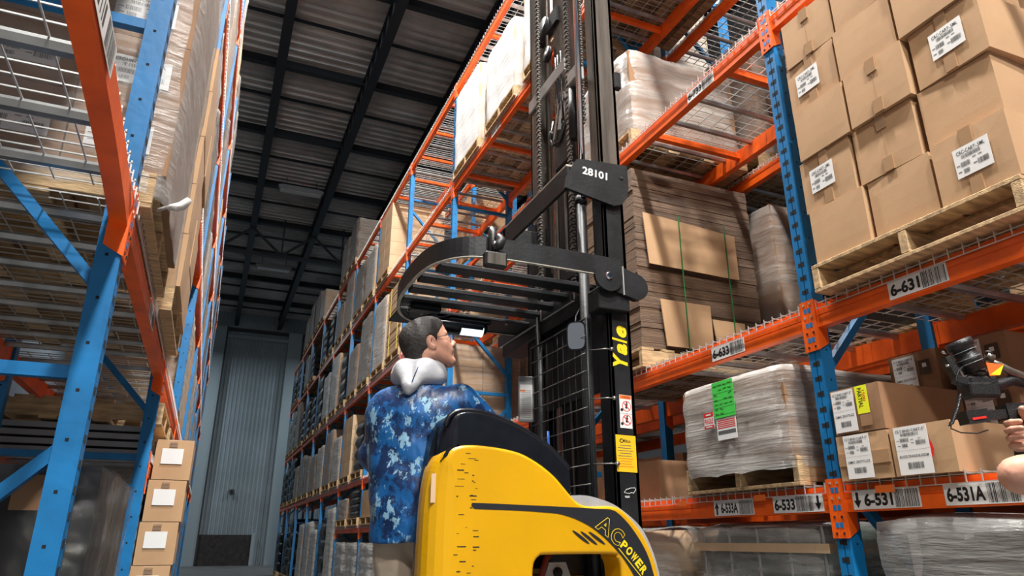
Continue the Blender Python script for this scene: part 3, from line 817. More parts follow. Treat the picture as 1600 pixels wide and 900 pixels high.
# 6-633 : tall stack of flat carton sheets strapped in green
pallet(2.60, 3.88, L6+.014, 1.12, .98, 'wooden pallet under the tall stack of flattened cartons', True)
s = load(2.62, 3.70, 3.90, 4.86, L6+.154, L6+1.555, 'tall brown stack of flattened carton sheets with green straps and loose board pieces', 'sheets', film=None, seed=4, name='sheet_stack', drop=.0, amp=.004)
for (x0, x1, za, zb_, lean, lb) in ((2.70, 3.50, .62, 1.02, -.055, 'upper'), (2.80, 3.20, .02, .36, 0, 'lower'), (3.24, 3.50, .02, .26, 0, 'lower')):
    a = on_load(s, x0, 3.868, L6+.154+za); w_ = x1-x0; hh = zb_-za
    MB(fr_near(a)).add([(0, 0, 0), (w_, lean*.3, 0), (w_+.0, hh+lean, 0), (-.03, hh, 0), (0, 0, .008), (w_, lean*.3, .008), (w_+.0, hh+lean, .008), (-.03, hh, .008)],
        [(3, 2, 1, 0), (4, 5, 6, 7), (0, 1, 5, 4), (1, 2, 6, 5), (2, 3, 7, 6), (3, 0, 4, 7)], 'cardboard').build('loose_board', s)
for x in (2.98, 3.40):
    a = on_load(s, x, 3.854, L6+.02); MB().box(a[0]-.004, a[0]+.004, a[1]-.003, a[1], 0, 1.04, 'strap_green').build('strap', s)
# 6-733 : brown box under loose film
pallet(2.66, 3.92, L7+.014, 1.12, .96, 'wooden pallet under the big film covered box on the third shelf')
load(2.70, 3.74, 3.95, 4.85, L7+.154, L7+.93, 'big brown box under loose shiny film on the third shelf beside the mast', 'cartons', 1, 1, 1, 'film_gloss', 'cardboard_brown', 1, amp=.03, drop=.1)
# floor level under 6-533 and 6-531
for (y0, y1, lb, sd) in ((2.56, 3.56, 'dark wrapped crate with pale bands on the floor under the shelf marked 6-533', 2),):
    pallet(2.66, y0, 0, 1.1, y1-y0, 'wooden pallet on the floor under the banded crate')
    c = load(2.68, 3.72, y0+.01, y1-.01, .14, 1.27, lb, 'layers', nz=3, film='film_gloss', m='green_goods', seed=sd, amp=.008)
    for z in (.35, .77, 1.0):
        MB().box(-.545, -.54, -.50, .50, z, z+.042, 'cardboard_pale').box(-.545, .545, -.505, -.50, z, z+.042, 'cardboard_pale').build('band', c)
    for i in range(5): MB().box(-.536, -.53, -.47+i*.22, -.46+i*.22, 0, 1.12, 'grey_plastic').build('frame_bar', c)
pallet(2.66, 3.66, 0, 1.1, .95, 'wooden pallet on the floor beside the banded crate')
load(2.68, 3.72, 3.68, 4.6, .14, 1.26, 'wrapped load of pale bags on the floor beside the banded crate', 'layers', nz=4, film='film_clear', m='cardboard_pale', seed=1)
pallet(2.62, .75, 0, 1.1, 1.5, 'wooden pallet on the floor under the shelf marked 6-531')
c = load(2.64, 3.70, .78, 2.28, .14, 1.275, 'large film wrapped load on the floor under the shelf marked 6-531', 'layers', nz=2, film='film_gloss', m='dark_goods', seed=4, amp=.02)
for i in range(6): MB().box(-.50, -.49, -.62+i*.24, -.58+i*.24, .1, 1.08, 'grey_plastic').build('frame_bar', c)
q = MB(fr_left(on_load(c, 2.612, 2.15, 1.01))); text(q, 'HAWTHORNE GARDENING', 0, 0, .5, .014, 'ink_soft', 0, 0); q.build('printed_tape', c)

# right rack further on: fourth shelf white loads
for (y0, y1, h, k) in ((7.28, 8.30, 1.18, 2), (6.10, 7.04, .98, 1), (4.97, 5.86, 1.0, 0)):
    std(2, k, L8, 'right', 2.60, 1.12, y0, y1-y0, h, 'cartons', 'white wrapped carton load', nx=2, ny=3, nz=3, film='film_white', m='cardboard_pale', seed=k)
# fourth shelf over 6-733
std(1, 1, L8, 'right', 2.66, 1.12, 3.75, 1.05, .9, 'cartons', 'brown load', nx=2, ny=2, nz=2, film=None, m='cardboard_brown', pm='wood_dark')
# strapped loads
def strapped(t, lx, ly, lz, m='strap_yellow'):
    for y in (-ly*.3, ly*.3): MB().box(-lx/2-.012, -lx/2-.006, y-.012, y+.012, 0, lz, m).box(-lx/2-.01, lx/2, y-.012, y+.012, lz+.006, lz+.012, m).build('strap', t)
t = std(4, 0, L7, 'right', 2.60, 1.12, 10.98, 1.0, 1.25, 'sheets', 'pale boards strapped in yellow', film=None, m='cardboard_pale', seed=5); strapped(t, 1.08, .98, 1.25)
t = std(4, 1, L7, 'right', 2.60, 1.12, 12.15, 1.0, 1.30, 'cartons', 'brown wrapped carton load', nx=1, ny=2, nz=4, film='film_milky', m='cardboard_pale', seed=2)
t = std(4, 1, L8, 'right', 2.60, 1.12, 12.20, 1.02, 1.38, 'cartons', 'tall beige carton load', nx=3, ny=2, nz=5, film=None, m='cardboard_pale', seed=1)
t = std(3, 0, L6, 'right', 2.60, 1.12, 8.45, 1.0, 1.2, 'cartons', 'added shading carton load', nx=2, ny=2, nz=4, film='film_clear', m='cardboard', seed=1)
t = std(3, 1, L6, 'right', 2.60, 1.12, 9.70, 1.0, 1.2, 'cartons', 'pale carton load', nx=2, ny=2, nz=4, film='film_clear', m='cardboard_pale', seed=2)
pallet(3.0, 8.55, L7+.014, .9, .5, 'small empty wooden pallet on the third shelf behind the mast')
t = std(4, 0, L6, 'right', 2.60, 1.12, 10.98, 1.0, .62, 'layers', 'silver film wrapped load', nz=3, film='film_milky', m='silver_goods', seed=3)
t = std(4, 0, L5, 'right', 2.60, 1.12, 10.98, 1.0, .52, 'layers', 'red-strapped silver wrapped load', nz=2, film='film_milky', m='silver_goods', seed=3)
MB().box(-.57, -.565, -.5, .5, .34, .40, 'strap_red').box(-.57, .57, -.512, -.508, .34, .40, 'strap_red').build('strap', t)
t = std(4, 1, L5, 'right', 2.60, 1.12, 12.2, 1.0, .45, 'cartons', 'brown open carton load', nx=1, ny=1, nz=1, film=None, m='cardboard', seed=3)
for (i, y0, k) in ((4, 10.98, 0), (4, 12.2, 1), (5, 13.45, 0), (5, 14.65, 1)):
    std(i, k, 0, 'right', 2.60, 1.12, y0, 1.05, 1.0, 'layers', 'bulging silver load', nz=5, film='film_clear', m='silver_goods', seed=k)
for (i, y0, k) in ((2, 5.1, 0), (2, 6.3, 1), (3, 8.5, 0), (3, 9.7, 1)):
    std(i, k, 0, 'right', 2.60, 1.12, y0, 1.05, .95, 'layers', 'dark wrapped load', nz=3, film='film_dark', m='dark_goods', seed=k)
ST = [('cartons', 'brown carton load in clear film', dict(nz=4, film='film_clear', m='cardboard_brown')), ('cartons', 'carton load in milky film', dict(nz=4, film='film_milky', m='cardboard')),
      ('layers', 'dark load in shiny film', dict(nz=4, film='film_dark', m='dark_goods')), ('layers', 'silver load in shiny film', dict(nz=4, film='film_milky', m='silver_goods')),
      ('sheets', 'stack of flat brown sheets', dict(film='film_clear', m='cardboard')), ('cartons', 'pale carton load', dict(nz=4, film=None, m='cardboard_pale')),
      ('layers', 'green and grey load in film', dict(nz=3, film='film_clear', m='green_goods'))]
rr = random.Random(11)
def fill(i, z, rack, ylist, x0, hmax, wts, skip=.12):
    for k, y in enumerate(ylist):
        if rr.random() < skip: continue
        s_ = rr.choice(wts); st, ds, kw = ST[s_]
        kw = dict(kw); h = hmax*rr.uniform(.62, .98); kw['seed'] = rr.randint(0, 4)
        std(i, k, z, rack, x0, 1.12, y+rr.uniform(.02, .12), 1.02, h, st, ds, pm='wood', **kw)
for i in range(5, 11):
    y0 = YS[i]; yl = (y0+.08, y0+1.28)
    if i >= 6: fill(i, 0, 'right', yl, 2.60, 1.75, (2, 2, 6, 1, 3, 2))
    if i == 5: fill(i, L5, 'right', yl, 2.60, .55, (0, 3, 2), .2)
    fill(i, L6, 'right', yl, 2.60, 1.45, (0, 2, 3, 1, 6, 5, 0) if i < 8 else (2, 6, 0, 2, 4))
    fill(i, L7, 'right', yl, 2.60, 1.55, (0, 1, 2, 2, 3, 4) if i < 8 else (2, 6, 2, 4))
    fill(i, L8, 'right', yl, 2.60, 1.36, (0, 2, 4, 1) if i < 8 else (2, 2, 6, 4))
    if i in (6, 8, 9): fill(i, L9, 'right', yl, 2.60, 1.35, (1, 4, 0), .3)
# rack behind the right rack
for (i, z, y0, h, st, ds, kw) in ((1, L7, 2.6, 1.2, 'cartons', 'brown wrapped carton load', dict(nx=2, ny=2, nz=3, m='cardboard')), (0, L6, 1.2, .9, 'cartons', 'pale carton load', dict(nx=2, ny=2, nz=3, film=None, m='cardboard_pale')),
        (1, L6, 2.6, 1.2, 'layers', 'dark wrapped load', dict(nz=3, film='film_dark', m='dark_goods')), (1, L5, 2.6, .5, 'layers', 'dark shiny load', dict(nz=2, film='film_dark', m='dark_goods')),
        (2, L6, 5.1, 1.3, 'cartons', 'brown film wrapped load', dict(nx=2, ny=2, nz=4, m='cardboard_brown', film='film_milky')), (2, L6, 6.6, 1.35, 'layers', 'tall brown wrapped load', dict(nz=5, m='cardboard', film='film_milky')),
        (2, L5, 5.2, .35, 'cartons', 'low open carton', dict(nx=1, ny=1, nz=1, film=None, m='cardboard')), (2, L5, 6.6, .45, 'cartons', 'added shading carton load', dict(nx=2, ny=2, nz=1, film=None, m='cardboard')),
        (3, L6, 8.6, 1.3, 'cartons', 'brown wrapped load', dict(nx=2, ny=2, nz=4, m='cardboard')), (3, L7, 8.6, 1.4, 'cartons', 'pale wrapped carton load', dict(nx=2, ny=2, nz=4, m='cardboard_pale', film='film_milky')),
        (3, L7, 9.8, 1.4, 'cartons', 'pale carton stack', dict(nx=2, ny=2, nz=4, m='cardboard_pale', film=None)), (2, L7, 6.9, 1.3, 'cartons', 'pale stack of cartons', dict(nx=2, ny=2, nz=4, m='cardboard_pale', film=None)),
        (4, L7, 11.1, 1.3, 'cartons', 'brown stack of cartons', dict(nx=2, ny=2, nz=4, m='cardboard', film=None)), (4, L8, 11.1, 1.3, 'cartons', 'brown stack of cartons', dict(nx=2, ny=2, nz=4, m='cardboard', film=None)),
        (2, L8, 5.2, 1.2, 'cartons', 'pale wrapped cartons', dict(nx=2, ny=2, nz=3, m='cardboard_pale', film='film_milky')), (4, L6, 11.1, 1.2, 'layers', 'dark load', dict(nz=3, film='film_dark', m='dark_goods')),
        (0, L7, 1.2, 1.0, 'cartons', 'added shading carton load', dict(nx=2, ny=2, nz=3, m='cardboard_brown')), (1, L6, 3.8, 1.3, 'cartons', 'added shading carton load', dict(nx=2, ny=2, nz=4, m='cardboard_brown')), (1, L7, 3.8, 1.2, 'cartons', 'dim carton load', dict(nx=2, ny=2, nz=3, m='cardboard_brown')), (1, L5, 3.8, .5, 'layers', 'dark shiny load', dict(nz=2, film='film_dark', m='dark_goods')), (0, L5, 1.2, .5, 'layers', 'dark shiny load', dict(nz=2, film='film_dark', m='dark_goods')),
        (0, 0, 1.0, 1.0, 'layers', 'dark load', dict(nz=3, film='film_dark', m='dark_goods')), (1, 0, 2.6, 1.0, 'layers', 'dark load', dict(nz=3, film='film_dark', m='dark_goods'))):
    std(i, ORD.index('nearest') if y0-YS[i] < 1.2 else 1, z, 'far', XB+.03, .86, y0, 1.02, h, st, ds, **kw)

# ------------------------------------------------------------------ left rack loads
# second bay, second shelf: cartons with CRC-HM labels, wrapped; the pallet shows from below
PX0, PX1 = -1.345, -.315
pallet(PX0, 2.53, L6+.014, PX1-PX0, 1.05, 'yellowish wooden pallet overhead on the left rack just past the first post', True)
CW, CH = .338, .280
for k in range(5):
    for i in range(3):
        for j in range(2):
            x = -.285 - CW*(i+1); y = 2.545 + j*.50
            o = carton(x+.004, y, L6+.154+k*CH, CW-.006, .49, CH-.003, 'labelled brown carton under film, left rack, %s layer, %s from aisle, %s row' % (rn[k], ORD[i], 'front' if j == 0 else 'rear'), 'cartons on the left rack', 'cardboard_brown', None, 0, (i+k) % 3)
            if j == 0:
                carton_label(fr_near((.055 + .02*((i+k) % 2), -.0068, .07)), .21, .115, 'CRC-HM-GPP-GTM3-.5ML', o, sd=k*3+i)
f = link('stretch_film', film_mesh(2, 'film_clear', .01), None, (-.79, 3.052, L6+.07)); f.scale = (1.045, 1.055, 1.50)
tag(f, 'clear stretch film wrapped around the near stack of cartons on the left rack', 'plastic film')
# ragged film tail on the load
mb = MB(); pts = [(-.305, 2.62, 2.335), (-.275, 2.66, 2.375), (-.255, 2.80, 2.44), (-.240, 2.95, 2.53), (-.235, 3.05, 2.585)]
vs = []; 
for i, p_ in enumerate(pts):
    h = (.006, .010, .016, .026, .020)[i]; vs += [(p_[0], p_[1]+.01*math.sin(i*2), p_[2]+h), (p_[0]+.012, p_[1]-.012, p_[2]), (p_[0], p_[1]+.008, p_[2]-h)]
for i in range(4): 
    for j in range(2): pass
mb.add(vs, [(3*i+j, 3*i+j+1, 3*i+j+4, 3*i+j+3) for i in range(4) for j in range(2)], 'film_milky', True)
o = mb.build('film_tail'); tag(o, 'torn tail of stretch film hanging into the aisle from the left rack', 'plastic film')
md = o.modifiers.new('s', 'SOLIDIFY'); md.thickness = .003
# second load: open cartons, pale tape
pallet(-1.34, 3.78, L6+.014, 1.05, 1.02, 'wooden pallet under the open carton stack on the left rack', False)
for k in range(5):
    for j in range(2):
        for i in range(2):
            carton(-.265-.50*(i+1)+random.uniform(-.008, .008), 3.80+j*.50, L6+.154+k*.30, .49, .485, .296, 'light carton, open stack on left rack, %s layer, %s place, %s' % (rn[k], ORD[j], 'aisle side' if i == 0 else 'inner side'), 'cartons on the left rack', 'cardboard', 'y' if j == 0 and i == 0 else None, 0, k % 3)
o = carton(-.70, 3.62, L6+1.74-.08, .45, .14, .24, 'small labelled carton on top of the left rack stack', 'cartons on the left rack', 'cardboard')
bpy.data.objects.remove(o)
def lfill(i, z, y0, h, st, ds, slot=0, **kw):
    nm = SHL.get(z, 'floor level'); zz = z+.014 if z else 0
    place = 'on %s of left rack, %s, %s place' % (nm, bayname(i), ORD[slot])
    pallet(-1.43, y0, zz, 1.05, 1.02, 'wooden pallet %s' % place)
    return load(-1.42, -.385, y0+.01, y0+1.01, zz+.14, zz+.14+h, ds+' '+place, st, **kw)
lfill(0, L7, .05, 1.3, 'cartons', 'added shading carton load', 0, nx=1, ny=2, nz=3, film=None, m='cardboard', seed=1)  # both nearest-bay loads are added out of view to shade the labelled cartons
lfill(0, L7, 1.25, 1.3, 'cartons', 'added shading carton load', 1, nx=1, ny=2, nz=3, film=None, m='cardboard', seed=1)
lfill(1, L7, 2.6, 1.3, 'cartons', 'added shading carton load', 0, nx=2, ny=2, nz=4, film='film_milky', m='cardboard', seed=1)
lfill(1, L7, 3.8, 1.3, 'cartons', 'pale carton load', 1, nx=2, ny=2, nz=4, film='film_clear', m='cardboard_pale', seed=2)
lfill(2, LL7, 5.1, 1.1, 'cartons', 'white film wrapped carton load', 0, nx=2, ny=2, nz=4, film='film_milky', m='cardboard', seed=1)
lfill(2, LL7, 6.3, 1.1, 'sheets', 'brown stack of sheets', 1, film='film_clear', m='cardboard', seed=1)
lfill(2, LL8, 5.1, 1.2, 'cartons', 'brown wrapped load', 0, nx=2, ny=2, nz=3, film='film_milky', m='cardboard_brown', seed=1)
lfill(2, LL8, 6.3, 1.2, 'cartons', 'pale wrapped load', 1, nx=2, ny=2, nz=3, film='film_clear', m='cardboard_pale', seed=3)
for i, y in enumerate((5.06, 6.24)):
    t = thing('panel_stack', 'stack of grey ribbed panels under a pallet on the left rack, %s' % ('nearer one' if i == 0 else 'farther one'), 'stack of panels', (-.83, y+.5, 1.704))
    for k in range(4): MB().box(-.45+.01*k, .42, -.45, .45, k*.05, .034+k*.05, 'grey_plastic').build('panel', t)
    pallet(-1.31, y+.02, 1.905, .98, .96, 'wooden pallet lying on grey panels, left rack, %s' % ('nearer one' if i == 0 else 'farther one'), False)
# floor level: shiny wrapped dark load just past the first post
t = load(-1.30, -.30, 2.52, 3.5, .0, 1.415, 'dark load under shiny crumpled film standing on the floor of the left rack', 'cartons', 2, 2, 2, 'film_dark', 'dark_goods', 2, drop=0, amp=.015)
MB(fr_near((.28, -.512, 1.28))).box(0, .11, 0, .10, 0, .004, 'cardboard_brown').build('carton_flap', t)
# tall carton stack at the aisle edge
for k in range(7):
    for i in range(2):
        if i == 1 and k > 4: continue
        o = carton((-.115-.232 if i == 0 else -.115-.64)-.010*(6-k), 5.25, k*.262, .228 if i == 0 else .395, .50, .258, 'tan carton, floor column at the left aisle edge, layer %s, %s' % (NTH[k], 'aisle side' if i == 0 else 'inner side'), 'cartons on the floor of the left rack', 'cardboard', None, 0, k % 3)
        M = fr_near((.04, -.0068, .10)); MB(M).box(0, .13, 0, .10, 0, .001, 'paper_white').build('shipping_label', o)
        MB(fr_near((.08, -.0066, .21))).box(0, .05, 0, .045, 0, .001, 'film_white').build('packing_tape', o)
rn7 = None
for i in range(3, 8):
    y0 = YL[i]
    for z, hm in ((0, 1.9), (L6, 1.3), (LL7, 1.2), (LL8, 1.3), (LL9, 1.3)):
        if z == LL9 and i > 4: continue
        for s_ in range(2):
            if rr.random() < .1: continue
            c = rr.choice((0, 1, 1, 3, 4, 5) if z else (2, 2, 6)); st, ds, kw = ST[c]; kw = dict(kw); kw['seed'] = rr.randint(0, 4)
            lfill(i, z, y0+.1+s_*1.2, hm*rr.uniform(.7, .98), st, ds, s_, **kw)
# white printed card on the third left post
M = fr_near((-.358-.066, 7.5-.0395, 1.32)); t = MB(M); t.box(0, .055, 0, .10, 0, .001, 'paper_white').box(0, .055, .11, .21, 0, .001, 'paper_white')
o = t.build('post_sign'); tag(o, 'two small white cards with barcodes stuck on a blue post of the left rack', 'sign')
q = MB(M)
for a in (.008, .118):
    for i in range(9): quad(q, .012, a+i*.0095, .034, .004, 'ink', .0014)
q.build('printing', o)

# ------------------------------------------------------------------ the reach truck (faces the right rack)
def Z(a): return a + H
# drawn in units of 1.2 m about the point TO, whose height is the floor
TK = 1.2; TO = Vector((1.1, 2.7, .2)); TPOS = Vector((1.32, 3.24, 0))
T = thing('reach_truck', 'yellow and black reach truck turned towards the right rack', 'forklift', tuple(TPOS))
TM = Matrix.Scale(TK, 4) @ Matrix.Translation(-TO)
def tw(x, y, z): return tuple(TPOS + (Vector((x, y, z)) - TO)*TK)      # truck drawing -> world
def tb(**k): return MB(TM)
YP = 2.2
# side panel: outline in x, z with rounded near and rear edges
def panel(outline, y0, y1, m, name, hole=None, r=.03, rear=.0, n=5):
    pts = [Vector((a, b)) for a, b in outline]; N_ = len(pts)
    ar = sum(pts[i].x*pts[(i+1) % N_].y - pts[(i+1) % N_].x*pts[i].y for i in range(N_))
    nrm = []
    for i in range(N_):
        a = (pts[i]-pts[i-1]).normalized(); b = (pts[(i+1) % N_]-pts[i]).normalized()
        t_ = (a+b).normalized(); q = Vector((t_.y, -t_.x)); q = q if ar > 0 else -q; nrm.append(q)
    xmin = min(p.x for p in pts)
    rings = []
    for k in range(n+1):
        ang = math.pi/2*k/n; ins = (1-math.sin(ang)); dy = (1-math.cos(ang))
        ring = []
        for p, q in zip(pts, nrm):
            wl = max(0, min(1, 1-(p.x-xmin)/.12)) if rear else 0
            rr_ = r + (rear-r)*wl*max(0, -q.x)
            c = p - q*rr_*ins
            ring.append((c.x, y0 + dy*rr_ , c.y))
        rings.append(ring)
    rings.append([(p.x, y1, p.y) for p in pts])
    vs = [v for rg in rings for v in rg]; fs = []
    for k in range(len(rings)-1):
        for i in range(N_):
            a = k*N_+i; b = k*N_+(i+1) % N_; fs.append((a, b, b+N_, a+N_))
    fs.append(tuple((len(rings)-1)*N_+i for i in range(N_)))
    if hole is None: fs.append(tuple(range(N_))[::-1])
    mb = tb(); mb.add(vs, fs, m, False); return mb, rings[0]
def dense(pts, n=4):
    """Catmull-Rom through the points"""
    out = []; k = len(pts)
    for i in range(k-1):
        p0 = pts[max(i-1, 0)]; p1 = pts[i]; p2 = pts[i+1]; p3 = pts[min(i+2, k-1)]
        for j in range(n):
            t = j/n; out.append(tuple(.5*((2*p1[c])+(-p0[c]+p2[c])*t+(2*p0[c]-5*p1[c]+4*p2[c]-p3[c])*t*t+(-p0[c]+3*p1[c]-3*p2[c]+p3[c])*t**3) for c in (0, 1)))
    out.append(pts[-1]); return out
top = dense([(.642, -.104), (.644, .081), (.654, .188), (.671, .243), (.704, .278), (.748, .291), (.804, .295), (.884, .290), (.959, .277), (1.025, .248), (1.085, .208), (1.132, .162), (1.168, .125), (1.205, .109), (1.255, .108)], 3)[:-1] + \
      dense([(1.255, .108), (1.313, .109), (1.356, .093), (1.418, .034), (1.460, -.036), (1.485, -.119), (1.50, -.25), (1.505, -.45)], 3)
# the panel is cut by an opening low on its right: build it as upper part and frame around the opening
hole = dense([(1.006, -.115), (1.010, -.075), (1.028, -.053), (1.063, -.047), (1.297, -.047), (1.322, -.058), (1.334, -.083), (1.336, -.115)], 3)
up = [(a, Z(b)) for a, b in top]
low = [(1.336, Z(-.45)), (1.336, Z(-.115))] + [(a, Z(b)) for a, b in hole[::-1]][1:] + [(1.006, Z(-.45))]
outline = up + low + [(.642, Z(-.45))]
mb, r0 = panel(outline, YP, YP+.115, 'yellow_paint', 'body', None, r=.012, rear=.085)
rs = random.Random(5)
mb.box(.6585, .674, YP+.022, YP+.024, Z(.11), Z(.20), 'cardboard_pale')
for k in range(30):
    z = rs.uniform(-.1, .27); a = rs.uniform(.728, .80); w_ = rs.uniform(.006, .03)
    mb.box(a, a+w_, YP-.0008, YP, Z(z), Z(z)+rs.uniform(.001, .0035), 'decal_black')
BODY = mb.build('side_panel', T, None, True)
# lower body
mb = tb(); mb.cbox(.642, 1.505, YP+.002, YP+.115, .42, Z(-.45), 'yellow_paint', .02); mb.cbox(.70, 1.52, YP+.03, 3.12, .26, .40, 'black_steel', .02); mb.build('chassis', T)
mb = tb(); mb.cbox(.60, 1.12, YP+.12, 3.08, .401, .415, 'black_plastic', .01); mb.build('platform', T)
mb = tb(); mb.cbox(1.14, 1.28, YP+.116, 3.10, .42, Z(-.12), 'yellow_paint', .02); mb.cbox(.90, 1.14, 3.0, 3.12, .42, Z(.0), 'yellow_paint', .02); mb.build('body', T)
mb = tb(); mb.prism([(1.16, Z(-.118)), (1.16, Z(-.02)), (1.30, Z(-.02)), (1.30, Z(-.118))], .6, 'black_plastic', 'y', YP+.20); mb.build('battery_cover', T)
# black top pad
pad = dense([(.684, .235), (.690, .31), (.697, .352), (.712, .386), (.745, .404), (.802, .407), (.86, .398), (.93, .376), (1.002, .344), (1.075, .302), (1.130, .254), (1.152, .228)], 3)
pad = [(a, Z(b)) for a, b in pad] + [(1.158, Z(.150)), (1.142, Z(.138))]
padlow = [(1.10, .190), (1.04, .234), (.97, .268), (.89, .283), (.80, .289), (.748, .285), (.71, .272)]
mb, _ = panel(pad + [(a, Z(b)) for a, b in padlow], YP+.006, YP+.16, 'black_plastic', 'pad', None, r=.010, rear=.05)
mb.build('top_pad', T, None, True)
ridge = dense([(.697, .352), (.712, .386), (.745, .404), (.802, .407), (.86, .398), (.93, .376), (1.002, .344), (1.075, .302), (1.130, .254), (1.152, .228)], 3)
mb = tb(); mb.tube([(a, YP+.014, Z(b)+.001) for a, b in ridge], .009, 'black_plastic', 8); mb.build('pad_edge', T)
mb = tb(); mb.prism([(a, Z(b)) for a, b in ((.646, -.2), (.650, .10), (.660, .20), (.676, .30), (.694, .36), (.745, .395), (1.0, .33), (1.0, -.2))], .06, 'black_plastic', 'y', YP+.10); mb.build('rear_liner', T, None, True)
mb = tb(); pl = [(.697, .36), (.745, .407), (.86, .40), (1.002, .346), (1.130, .256), (1.152, .23), (1.12, .16), (.72, .20)]
mb.prism([(a, Z(b)-.012) for a, b in pl], .13, 'black_plastic', 'y', YP+.15)
mb.prism([(1.0, Z(.34)), (1.20, Z(.28)), (1.22, Z(-.1)), (1.0, Z(-.1))], .72, 'black_plastic', 'y', YP+.28); mb.build('console', T, None, True)
# grey cover bulging above the right shoulder
cv = dense([(1.150, .146), (1.20, .148), (1.244, .143), (1.319, .122), (1.382, .085), (1.430, .044), (1.465, -.015), (1.492, -.10), (1.505, -.2)], 3)
mb = tb(); inner = [(1.49, -.2), (1.475, -.10), (1.445, -.03), (1.40, .03), (1.345, .085), (1.25, .10), (1.17, .112)]
mb.prism([(a, Z(b)) for a, b in cv+inner], .30, 'black_plastic', 'y', YP+.03); mb.prism([(a, Z(b)-.004) for a, b in cv+inner], .02, 'grey_paint', 'y', YP+.012); mb.build('battery_hood', T, None, True)
# decals on the side
yd = YP-.0012; DM = TM @ frame((0, yd, 0), (1, 0, 0), (0, 0, 1))
st = dense([(.790, .111), (.863, .110), (1.119, .104), (1.25, .100), (1.305, .098), (1.335, .084), (1.379, .044), (1.425, -.018), (1.450, -.07), (1.468, -.14)], 3)
sb = dense([(.788, .103), (.792, .096), (.806, .092), (.93, .090), (1.046, .085), (1.118, .078), (1.19, .055), (1.25, .022), (1.318, -.034), (1.365, -.09), (1.395, -.14)], 3)
mb = MB(DM); n = 40
def samp(pl, t):
    d = [0]
    for i in range(1, len(pl)): d.append(d[-1]+math.dist(pl[i], pl[i-1]))
    L_ = d[-1]*t
    for i in range(1, len(pl)):
        if d[i] >= L_: 
            u = (L_-d[i-1])/max(1e-9, d[i]-d[i-1]); return (pl[i-1][0]*(1-u)+pl[i][0]*u, pl[i-1][1]*(1-u)+pl[i][1]*u)
    return pl[-1]
A = [samp(st, i/n) for i in range(n+1)]; B = [samp(sb, i/n) for i in range(n+1)]
mb.add([(a, Z(b), 0) for a, b in A+B], [(i, n+1+i, n+2+i, i+1) for i in range(n)], 'decal_black')
for (x0, z0, x1, z1) in ((1.150, .029, 1.214, -.014), (1.181, .026, 1.244, -.017), (1.212, .025, 1.275, -.016)):
    c = Vector(((x0+x1)/2, (z0+z1)/2)); d = Vector((x1-x0, z1-z0)); L_ = d.length/2; d.normalize(); nn = Vector((-d.y, d.x)); pp = []
    for k in range(16):
        a = 2*math.pi*k/16; q = c + d*math.cos(a)*L_ + nn*math.sin(a)*.0052; pp.append((q.x, Z(q.y), .0003))
    mb.add(pp, [tuple(range(16))], 'decal_black')
mb.build('side_stripe', T)
mb = MB(DM @ Matrix.Translation((0, 0, .0008)))
def outline_text(mb, ch, x, y, w_, h, rot):
    g1, g2 = text_geo(ch, .05), text_geo(ch, .022); ca, sa = math.cos(rot), math.sin(rot)
    sx, sy = w_/g1[2], h/g1[3]; ox, oy = (g1[2]-g2[2])/2, (g1[3]-g2[3])/2
    for g_, ox_, oy_, m, z in ((g1, 0, 0, 'yellow_decal', 0), (g2, ox, oy, 'decal_black', .0006)):
        mb.add([(x+(a+ox_)*sx*ca-(b+oy_)*sy*sa, y+(a+ox_)*sx*sa+(b+oy_)*sy*ca, z) for a, b, _ in g_[0]], g_[1], m)
outline_text(mb, 'A', 1.236, Z(.040), .062, .056, R(-34)); outline_text(mb, 'C', 1.287, Z(.004), .046, .056, R(-39))
ang = -42; px, pz = 1.331, -.022
for i, ch in enumerate('POWER'):
    a = R(ang - i*3); text(mb, ch, px, Z(pz), .0225, .029, 'yellow_decal', 0, .04, a); px += .0262*math.cos(a); pz += .0262*math.sin(a)
mb.bar((1.326, Z(-.028), 0), (1.418, Z(-.128), 0), .0025, .0012, 'yellow_decal', up=(0, 0, 1)); mb.build('lettering', T)
# things seen through the opening
mb = tb(); mb.prism([(.98, Z(-.14)), (1.10, Z(-.14)), (1.125, Z(-.075)), (1.19, Z(-.075)), (1.215, Z(-.14)), (1.36, Z(-.14)), (1.36, Z(-.30)), (.98, Z(-.30))], .02, 'grey_paint', 'y', YP+.13)
mb.tube([(1.155, YP+.128, Z(-.107)), (1.155, YP+.120, Z(-.107))], .017, 'slot_black', 14)
mb.build('bracket_plate', T, None, True)
mb = tb(); mb.tube([(1.065, YP+.10, Z(-.25)), (1.07, YP+.10, Z(-.16)), (1.085, YP+.10, Z(-.10)), (1.11, YP+.12, Z(-.06)), (1.15, YP+.16, Z(-.04))], .011, 'hose_red', 10); mb.build('hose', T)
# wheels
for x, y in ((.80, 2.32), (.80, 3.0), (1.92, 2.28), (1.92, 3.03)):
    mb = tb(); r = .11 if x < 1 else .06; q = r+.2
    mb.tube([(x, y-.05, q), (x, y-.045, q), (x, y+.045, q), (x, y+.05, q)], [r*.9, r, r, r*.9], 'black_plastic', 24); mb.tube([(x, y-.056, q), (x, y+.056, q)], r*.5, 'grey_paint', 16); mb.build('wheel', T)
for y in (2.28, 3.03):
    mb = tb(); mb.cbox(1.28, 2.05, y-.05, y+.05, .27, .38, 'black_steel', .01); mb.build('outrigger', T)

